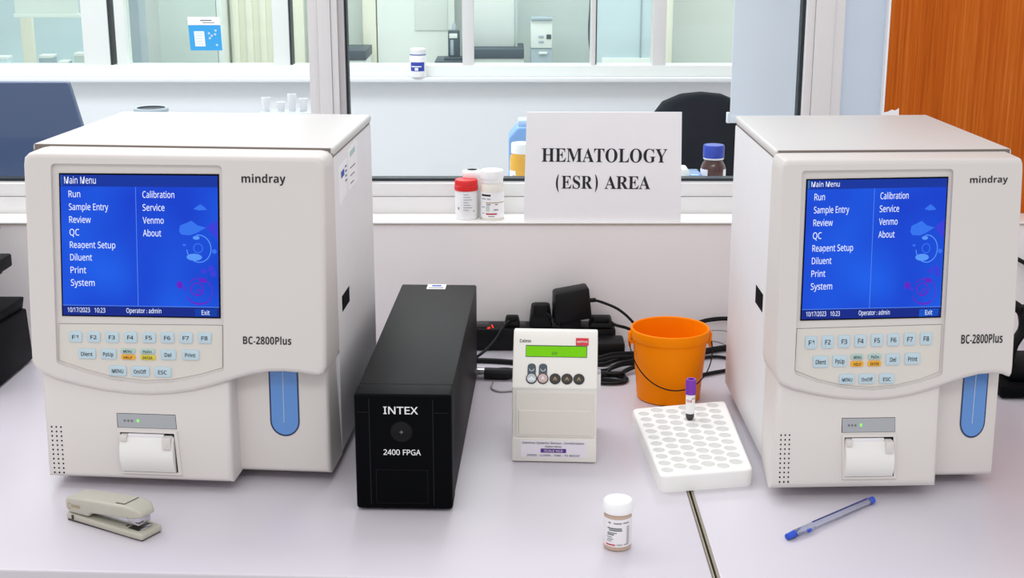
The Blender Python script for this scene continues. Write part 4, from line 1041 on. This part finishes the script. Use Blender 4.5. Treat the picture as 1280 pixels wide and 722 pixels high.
# ------------------------------------------------------------------ at the window
t = thing('wood_panel', 'orange-brown wood-grain panel standing at the right of the window', 'panel', (1.06, 2.278, 0.199))
m = MB('wood_laminate'); m.box((-0.4605, -0.008, 0.0), (0.50, 0.006, 0.92), r=0.0005); m.build('board', t)
m = MB('cap_white'); m.box((-0.4640, -0.0085, 0.0), (-0.4607, 0.0065, 0.92)); o = m.build('edge_band', t); o['label'] = 'white edge strip'
m = MB('paper'); P9 = XZ(2.2695)
m.slab([(0.597, 0.335), (0.625, 0.335), (0.623, 0.372), (0.617, 0.368), (0.612, 0.3695), (0.605, 0.366), (0.597, 0.3645)], -0.0003, 0.0003, P9); o = m.build('paper_scrap'); tag(o, 'torn white paper scrap stuck at the lower left of the wood panel', 'paper')
t = thing('roller_blind', 'pale blue roller blind hanging inside the window, behind the right analyser', 'blind', (0.417, 2.345, 0.338))
m = MB('blind_blue'); m.box((-0.054, -0.001, 0.010), (0.055, 0.001, 0.90)); m.build('fabric', t)
m = MB('blind_blue'); m.box((-0.0565, -0.004, -0.001), (0.056, 0.004, 0.012), r=0.002); m.box((-0.0595, -0.005, -0.001), (-0.0545, 0.005, 0.0165), r=0.001); m.build('bottom_rail', t)
m = MB('far_white'); m.tube([(-0.058, 0, 0.905), (0.058, 0, 0.905)], 0.018, 16, smooth=False); m.box((-0.06, -0.016, 0.885), (0.06, -0.008, 0.925)); m.build('roller', t)

# ------------------------------------------------------------------ middle room behind the glass
t = thing('counter', 'white counter in the middle room directly behind the window', 'counter', (-0.4, 2.445, -0.75))
m = MB('far_white'); m.box((-1.6, -0.10, 0.92), (1.3, 0.10, 0.95), r=0.002); m.build('worktop', t)
m = MB('bench_body'); m.box((-1.58, -0.08, 0.0), (1.28, 0.09, 0.9195)); m.build('cabinet_body', t)
CZ = 0.200
t = thing('amber_bottle', 'brown glass bottle with blue cap, behind the window right of the sign', 'bottle', (0.3470, 2.405, CZ))
m = MB('amber'); m.lathe([(0.0005, 0.001), (0.019, 0.0), (0.0212, 0.002), (0.0215, 0.045), (0.0205, 0.054), (0.0150, 0.064), (0.0135, 0.067), (0.0135, 0.071), (0.0005, 0.071)], n=36); m.build('bottle_body', t)
m = MB('cap_blue'); m.lathe([(0.0160, 0.0685), (0.0182, 0.069), (0.0182, 0.0885), (0.0168, 0.0905), (0.0005, 0.091)], n=36); m.build('cap', t)
m = MB('bottle_white'); m.lathe([(0.0172, 0.0660), (0.0176, 0.0665), (0.0176, 0.0688), (0.0172, 0.0690)], n=36); m.build('cap_ring', t)
m = MB('paper'); label_patch(m, 0.0215, -0.036, -0.0125, 0.006, 0.050, 0); label_patch(m, 0.0215, 0.0165, 0.036, 0.006, 0.050, 0); m.build('bottle_label', t)
t = thing('yellow_bottle', 'bottle of yellow liquid with white cap, behind the window left of the sign', 'bottle', (0.0170, 2.41, CZ))
m = MB('yellow_liquid'); m.lathe([(0.0005, 0.001), (0.019, 0.0), (0.0208, 0.002), (0.0210, 0.062), (0.0200, 0.070), (0.0175, 0.075), (0.0175, 0.078), (0.0005, 0.078)], n=32); m.build('bottle_body', t)
m = MB('cap_white'); m.lathe([(0.0178, 0.0755), (0.0186, 0.076), (0.0186, 0.0915), (0.0175, 0.0930), (0.0005, 0.0935)], n=32); m.build('cap', t)
m = MB('paper', 'ink_grey'); label_patch(m, 0.0210, -0.030, -0.011, 0.008, 0.047, 0); print_lines(m, 0.0210, [(-0.017, -0.013, 0.036, 0.003), (-0.017, -0.014, 0.028, 0.002)], 1); m.build('bottle_label', t)
t = thing('blue_canister', 'pale blue plastic canister with sloping shoulders behind the yellow bottle', 'canister', (0.036, 2.495, CZ))
m = MB('pale_blue_plastic'); prof_pts = [(-0.042, 0.0), (0.042, 0.0), (0.042, 0.093), (0.028, 0.112), (-0.026, 0.112), (-0.042, 0.093)]
m.slab(rpoly(prof_pts, [0.003, 0.003, 0.006, 0.006, 0.006, 0.006]), -0.035, 0.035, lambda a, b, d: (a, -d, b), r=0.004); m.build('canister_body', t)
m = MB('pale_blue_light'); m.box((-0.026, -0.022, 0.110), (0.024, 0.022, 0.123), r=0.004); m.build('cap', t)
m = MB('pale_blue_light'); m.slab(rrect(-0.030, 0.012, 0.030, 0.082, 0.004), 0.034, 0.0358, lambda a, b, d: (a, -d, b)); m.build('front_panel', t)
t = thing('plastic_box', 'small white box with blue end lying behind the window, beside the amber bottle', 'box', (0.297, 2.405, CZ))
m = MB('pale_blue_light'); m.box((-0.035, -0.03, 0.0), (0.026, 0.03, 0.036), r=0.002); m.build('box_body', t)
m = MB('far_white'); m.hexa([(-0.03, -0.025, 0.0358), (0.014, -0.025, 0.0358), (0.014, 0.025, 0.0358), (-0.03, 0.025, 0.0358), (-0.03, -0.02, 0.052), (0.004, -0.02, 0.052), (0.004, 0.02, 0.052), (-0.03, 0.02, 0.052)], r=0.002); m.build('lid', t)
m = MB('bay_blue'); m.box((0.006, -0.0312, 0.030), (0.0275, 0.0312, 0.043), r=0.002); m.build('clasp', t)

t = thing('monitor', 'dark navy monitor seen through the window at the left edge', 'monitor', (-1.02, 2.44, CZ))
m = MB('navy_panel'); m.slab(rpoly([(-0.30, 0.012), (0.290, 0.012), (0.241, 0.188), (-0.26, 0.188)], 0.004), -0.008, 0.008, lambda a, b, d: (a, 0.03 + 0.12 * (b - 0.02) - d, b), r=0.002); m.build('panel', t)
m = MB('gasket'); m.box((-0.12, 0.01, 0.0), (0.12, 0.09, 0.010), r=0.003); m.hexa([(-0.03, 0.06, 0.0095), (0.03, 0.06, 0.0095), (0.03, 0.09, 0.0095), (-0.03, 0.09, 0.0095), (-0.03, 0.040, 0.06), (0.03, 0.040, 0.06), (0.03, 0.052, 0.06), (-0.03, 0.052, 0.06)]); m.build('stand', t)
t = thing('waste_jar', 'white round container with a grey rim, peeking above the left analyser', 'container', (-0.640, 2.50, CZ))
m = MB('bottle_white'); m.lathe([(0.0005, 0.001), (0.024, 0.0), (0.026, 0.002), (0.028, 0.135), (0.026, 0.1355), (0.0245, 0.134), (0.022, 0.006), (0.0005, 0.006)], n=36); m.build('container_body', t)
m = MB('far_grey', 'gasket'); m.lathe([(0.0275, 0.134), (0.0305, 0.135), (0.0305, 0.1395), (0.0285, 0.142), (0.0250, 0.1415), (0.0235, 0.1390), (0.0005, 0.1375)], n=36, mis=[0, 0, 0, 0, 1, 1, 1]); m.build('rim', t)
t = thing('cup_rack', 'clear plastic rack of white sample cups behind the left analyser', 'rack', (-0.395, 2.50, CZ))
m = MB('clear_plastic'); m.box((-0.050, -0.03, 0.0), (0.048, 0.03, 0.136), r=0.003); m.build('rack_body', t)
m = MB('ink_grey', 'far_grey'); m.box((-0.045, -0.0308, 0.131), (-0.040, -0.0298, 0.1345)); m.box((-0.035, -0.0308, 0.132), (0.02, -0.0298, 0.1335)); m.box((0.022, -0.0308, 0.131), (0.046, -0.0298, 0.1345), mi=1); m.build('marking', t)
for i, x in enumerate((-0.040, -0.014, 0.006, 0.026)):
    m = MB('bottle_white'); h = (0.160, 0.152, 0.166, 0.158)[i]; m.lathe([(0.006, 0.1355), (0.0078, h - 0.006), (0.0078, h), (0.0062, h), (0.005, 0.140)], (x, -0.005, 0), 16); m.build('sample_cup', t)

# black office chair in the middle room
t = thing('office_chair', 'black office chair with curved backrest, seen through the window behind the sign', 'chair', (0.468, 3.45, -0.75))
m = MB('chair_black'); 
ol = [(-0.150, 0.42), (0.150, 0.42), (0.165, 0.60), (0.160, 0.74), (0.145, 0.86), (0.125, 0.930), (0.095, 0.970), (0.050, 0.989), (0.0, 0.994), (-0.050, 0.989), (-0.095, 0.970), (-0.125, 0.930), (-0.145, 0.86), (-0.160, 0.74), (-0.165, 0.60)]
m.slab(ol, -0.025, 0.025, lambda a, b, d: (a, -d - 0.25 * a * a * 0 + 0.06 * (b - 0.42), b), r=0.015); m.build('backrest', t)
m = MB('chair_black'); m.box((-0.20, -0.40, 0.36), (0.20, 0.0, 0.42), r=0.02, seg=3); m.build('seat', t)
m = MB('gasket'); m.lathe([(0.028, 0.06), (0.028, 0.36)], (0, -0.20, 0), 16); m.build('post', t)
for k in range(5):
    a = 2 * PI * k / 5 + 0.3; m = MB('gasket'); m.tube([(0, -0.20, 0.065), (0.24 * math.cos(a), -0.20 + 0.24 * math.sin(a), 0.045)], 0.016, 8, smooth=False); m.lathe([(0.010, 0.0), (0.020, 0.010), (0.020, 0.035), (0.010, 0.045)], (0.24 * math.cos(a), -0.20 + 0.24 * math.sin(a), 0), 12); m.build('leg', t)

t = thing('reagent_bottle', 'white bottle with blue printed label on the far window ledge', 'bottle', (-0.2760, 4.172, 0.203))
m = MB('bottle_white'); m.lathe([(0.0005, 0.001), (0.022, 0.0), (0.0245, 0.003), (0.0245, 0.062), (0.022, 0.066), (0.0225, 0.068), (0.0225, 0.082), (0.020, 0.0845), (0.0005, 0.085)], n=28); m.build('bottle_body', t)
m = MB('cap_blue', 'paper'); label_patch(m, 0.0245, -0.023, 0.022, 0.020, 0.046, 0); label_patch(m, 0.0245, -0.019, 0.012, 0.032, 0.035, 1, 0.0006); label_patch(m, 0.0245, -0.008, 0.002, 0.022, 0.030, 1, 0.0006); m.build('bottle_label', t)
m = MB('ink_blue'); m.lathe([(0.0232, 0.0655), (0.0236, 0.066), (0.0236, 0.0675), (0.0232, 0.068)], n=28); m.build('cap_ring', t)

t = thing('wall_poster', 'bright blue notice with white heading stuck on the far glazing, upper left', 'poster', (-0.9060, 4.216, 0.277))
m = MB('poster_blue', 'paper', 'ink_grey', 'pale_blue_light'); PW = lambda a, b, d: (a, -d, b)
m.slab([(-0.045, 0.0), (0.049, 0.0), (0.046, 0.098), (-0.049, 0.098)], -0.001, 0.0, PW); m.slab([(-0.0485, 0.074), (0.0468, 0.074), (0.046, 0.098), (-0.049, 0.098)], -0.0005, 0.0006, PW, mi=1)
m.slab([(-0.030, 0.012), (0.0, 0.012), (-0.002, 0.056), (-0.032, 0.056)], 0, 0.0006, PW, mi=1)
for q in range(5): m.slab([(-0.027, 0.018 + q * 0.008), (-0.005, 0.018 + q * 0.008), (-0.005, 0.020 + q * 0.008), (-0.027, 0.020 + q * 0.008)], 0, 0.0009, PW, mi=3)
for x, z in ((0.012, 0.05), (0.02, 0.043), (0.014, 0.036), (0.032, 0.058), (0.03, 0.047), (0.034, 0.016)): m.slab(circle(x, z, 0.0035, 10), 0, 0.0008, PW, mi=3)
m.slab([(-0.012, 0.086), (0.022, 0.086), (0.022, 0.089), (-0.012, 0.089)], 0, 0.0009, PW, mi=2); m.slab([(-0.005, 0.080), (0.030, 0.080), (0.030, 0.082), (-0.005, 0.082)], 0, 0.0009, PW, mi=2); m.build('sheet', t)

# ------------------------------------------------------------------ far room
def block(name, label, cat, loc, parts):
    t = thing(name, label, cat, loc)
    for nm, mt, a, b, r in parts:
        m = MB(mt); m.box(a, b, r=r); m.build(nm, t)
    return t
FZ = -0.75
block('far_bench', 'white bench with dark slate worktop seen through the far glazing, centre', 'bench', (-0.06, 6.2, FZ), [
    ('worktop', 'far_dark', (-0.112, -0.05, 0.806), (0.112, 0.25, 0.846), 0.003), ('cabinet_body', 'far_white', (-0.110, -0.04, 0.0), (0.110, 0.24, 0.8055), 0.002)])
block('wall_cabinet', 'tall white cabinet standing on the dark far bench', 'cabinet', (-0.075, 6.32, 0.0962), [('cabinet_body', 'far_white', (-0.10, -0.05, 0.0), (0.085, 0.10, 0.60), 0.003), ('door_gap', 'far_green', (0.087, -0.05, 0.0), (0.100, 0.05, 0.60), 0.001)])
block('far_desk', 'white desk with dark top behind the far glazing, left of the blue-labelled bottle', 'desk', (-0.72, 6.2, FZ), [
    ('worktop', 'far_dark', (-0.11, -0.05, 0.799), (0.088, 0.24, 0.840), 0.002), ('cabinet_body', 'far_white', (-0.105, -0.045, 0.0), (0.085, 0.23, 0.7985), 0.002)])
t = block('side_table', 'small white table with dark top under the blue-grey device behind the far glazing', 'table', (-0.225, 6.1, FZ), [
    ('worktop', 'far_dark', (-0.105, -0.04, 0.795), (0.045, 0.2, 0.803), 0.001), ('table_body', 'far_white', (-0.10, -0.03, 0.0), (0.040, 0.19, 0.7945), 0.002)])
t = thing('lab_device', 'blue-grey upright device standing on the small far table', 'device', (-0.247, 6.15, 0.0532))
m = MB('far_dark'); m.box((-0.045, -0.04, 0.0), (0.05, 0.04, 0.012), r=0.002); m.build('base', t)
m = MB('far_dark', 'far_grey', 'far_white'); m.box((-0.028, -0.02, 0.011), (0.022, 0.02, 0.125), r=0.004); m.box((-0.018, -0.022, 0.02), (-0.004, -0.018, 0.085), r=0.001, mi=1); m.box((-0.022, -0.022, 0.092), (0.012, -0.018, 0.112), r=0.001, mi=2); m.build('housing', t)
m = MB('far_grey'); m.lathe([(0.009, 0.1245), (0.009, 0.145), (0.004, 0.152), (0.004, 0.160)], (-0.002, 0, 0), 14); m.build('neck', t)
m = MB('far_grey'); m.box((0.030, -0.015, 0.011), (0.050, 0.015, 0.125), r=0.003); m.build('side_column', t)
t = block('water_dispenser', 'pale grey dispenser with dark lower front behind the far glazing, right of centre', 'dispenser', (0.128, 6.25, FZ), [
    ('lower_body', 'far_grey', (-0.047, -0.04, 0.0), (0.047, 0.10, 0.845), 0.003), ('upper_body', 'far_white', (-0.047, -0.045, 0.846), (0.047, 0.10, 0.965), 0.004), ('top_tray', 'far_grey', (-0.047, -0.055, 0.9655), (0.047, 0.06, 0.976), 0.002),
    ('handle', 'far_white', (-0.012, -0.048, 0.820), (0.026, -0.0405, 0.830), 0.002), ('control_panel', 'far_dark', (0.022, -0.048, 0.885), (0.042, -0.0455, 0.905), 0.001), ('control_panel', 'far_grey', (-0.012, -0.048, 0.890), (0.010, -0.0455, 0.900), 0.001), ('control_panel', 'far_grey', (-0.012, -0.048, 0.868), (0.010, -0.0455, 0.877), 0.001)])
o = cable('dark cable hanging down behind the far glazing, right of the pale dispenser', [(0.330, 5.9, 1.0), (0.328, 5.9, 0.5), (0.322, 5.9, 0.30), (0.318, 5.9, 0.20), (0.325, 5.9, 0.12), (0.345, 5.9, 0.06), (0.38, 5.9, -0.1), (0.40, 5.9, -0.74)], 0.0045, group='cable in the far room', mt='far_dark', name='hanging_cable')
del o['group']
block('fridge', 'tall pale blue glass-fronted cabinet in the far room, right of the hanging cable', 'cabinet', (0.535, 6.2, FZ), [
    ('cabinet_body', 'far_blue_glass', (-0.17, -0.10, 0.0), (0.115, 0.2, 1.7), 0.005), ('door_edge', 'far_grey', (0.012, -0.106, 0.80), (0.017, -0.1005, 1.7), 0.001), ('side_panel', 'far_cream', (0.117, -0.10, 0.0), (0.150, 0.2, 1.7), 0.002), ('bottom_panel', 'far_white', (-0.15, -0.108, 0.3), (0.11, -0.1005, 0.815), 0.002)])
block('curtain', 'cream curtain hanging in the far room behind the blue notice', 'curtain', (-1.03, 6.35, FZ), [('fabric', 'far_cream', (-0.215, -0.02, 0.0), (0.11, 0.02, 1.7), 0.005)] + [('fold', 'far_cream', (-0.205 + 0.06 * k, -0.035, 0.0), (-0.175 + 0.06 * k, -0.0195, 1.7), 0.006) for k in range(5)])
block('column', 'grey-blue square column behind the far glazing at the upper left', 'column', (-1.42, 5.3, FZ), [('shaft', 'far_grey', (-0.055, -0.05, 0.0), (0.055, 0.05, 1.7), 0.004), ('lower_panel', 'far_dark', (0.0, -0.056, 0.80), (0.050, -0.0505, 0.875), 0.001)])
block('equipment_cabinet', 'green-grey cabinet in the far room between the column and the curtain', 'cabinet', (-1.36, 6.3, FZ), [('cabinet_body', 'far_green', (-0.17, -0.1, 0.0), (0.08, 0.2, 1.7), 0.004), ('door_edge', 'far_white', (0.082, -0.1, 0.0), (0.105, 0.1, 1.7), 0.002)])
block('door_panel', 'white panelled door in the far room left of the small table', 'door', (-0.46, 6.5, FZ), [('leaf', 'far_white', (-0.15, -0.02, 0.0), (0.20, 0.02, 1.7), 0.003), ('frame', 'far_cream', (-0.215, -0.03, 0.0), (-0.155, 0.03, 1.7), 0.003), ('raised_panel', 'far_white', (0.02, -0.026, 0.90), (0.17, -0.0205, 1.6), 0.003)])
block('storage_shelf', 'cluttered pale shelf in the far room at the left edge', 'shelf', (-1.82, 5.4, FZ), [('back_panel', 'far_blue_glass', (-0.2, 0.14, 0.0), (0.30, 0.16, 1.3), 0.002), ('shelf_board', 'far_white', (-0.2, -0.1, 0.83), (0.30, 0.139, 0.845), 0.001), ('upright', 'far_cream', (0.005, -0.12, 0.0), (0.05, -0.101, 1.7), 0.002), ('upright', 'far_cream', (0.262, -0.12, 0.0), (0.30, -0.101, 1.7), 0.002)])
for i, (x, y, w, h, mt, lb) in enumerate((( -1.755, 5.38, 0.05, 0.055, 'far_grey', 'grey box left on the cluttered far shelf'), (-1.685, 5.36, 0.035, 0.035, 'bay_blue', 'small blue box on the cluttered far shelf'), (-1.62, 5.39, 0.06, 0.062, 'far_green', 'greenish box on the cluttered far shelf, right of the blue one'), (-1.93, 5.38, 0.06, 0.05, 'far_blue_glass', 'pale box at the left end of the cluttered far shelf'))):
    t = thing('storage_box', lb, 'box', (x, y, 0.0952), group='boxes on the far shelf')
    m = MB(mt); m.box((-w / 2, -0.03, 0.0), (w / 2, 0.03, h * 0.8), r=0.002); m.build('box_body', t)
    m = MB('far_white'); m.box((-w / 2 - 0.001, -0.031, h * 0.8), (w / 2 + 0.001, 0.031, h), r=0.002); m.build('lid', t)
t = thing('window_shade', 'white pull-down shade behind the far glazing at the upper left corner', 'blind', (-1.375, 4.55, 0.42))
m = MB('far_white'); m.box((-0.20, -0.004, -0.06), (0.0, 0.004, 0.7), r=0.001); m.build('fabric', t)
m = MB('far_white'); m.box((-0.205, -0.01, -0.072), (0.005, 0.01, -0.059), r=0.003); m.build('bottom_rail', t)
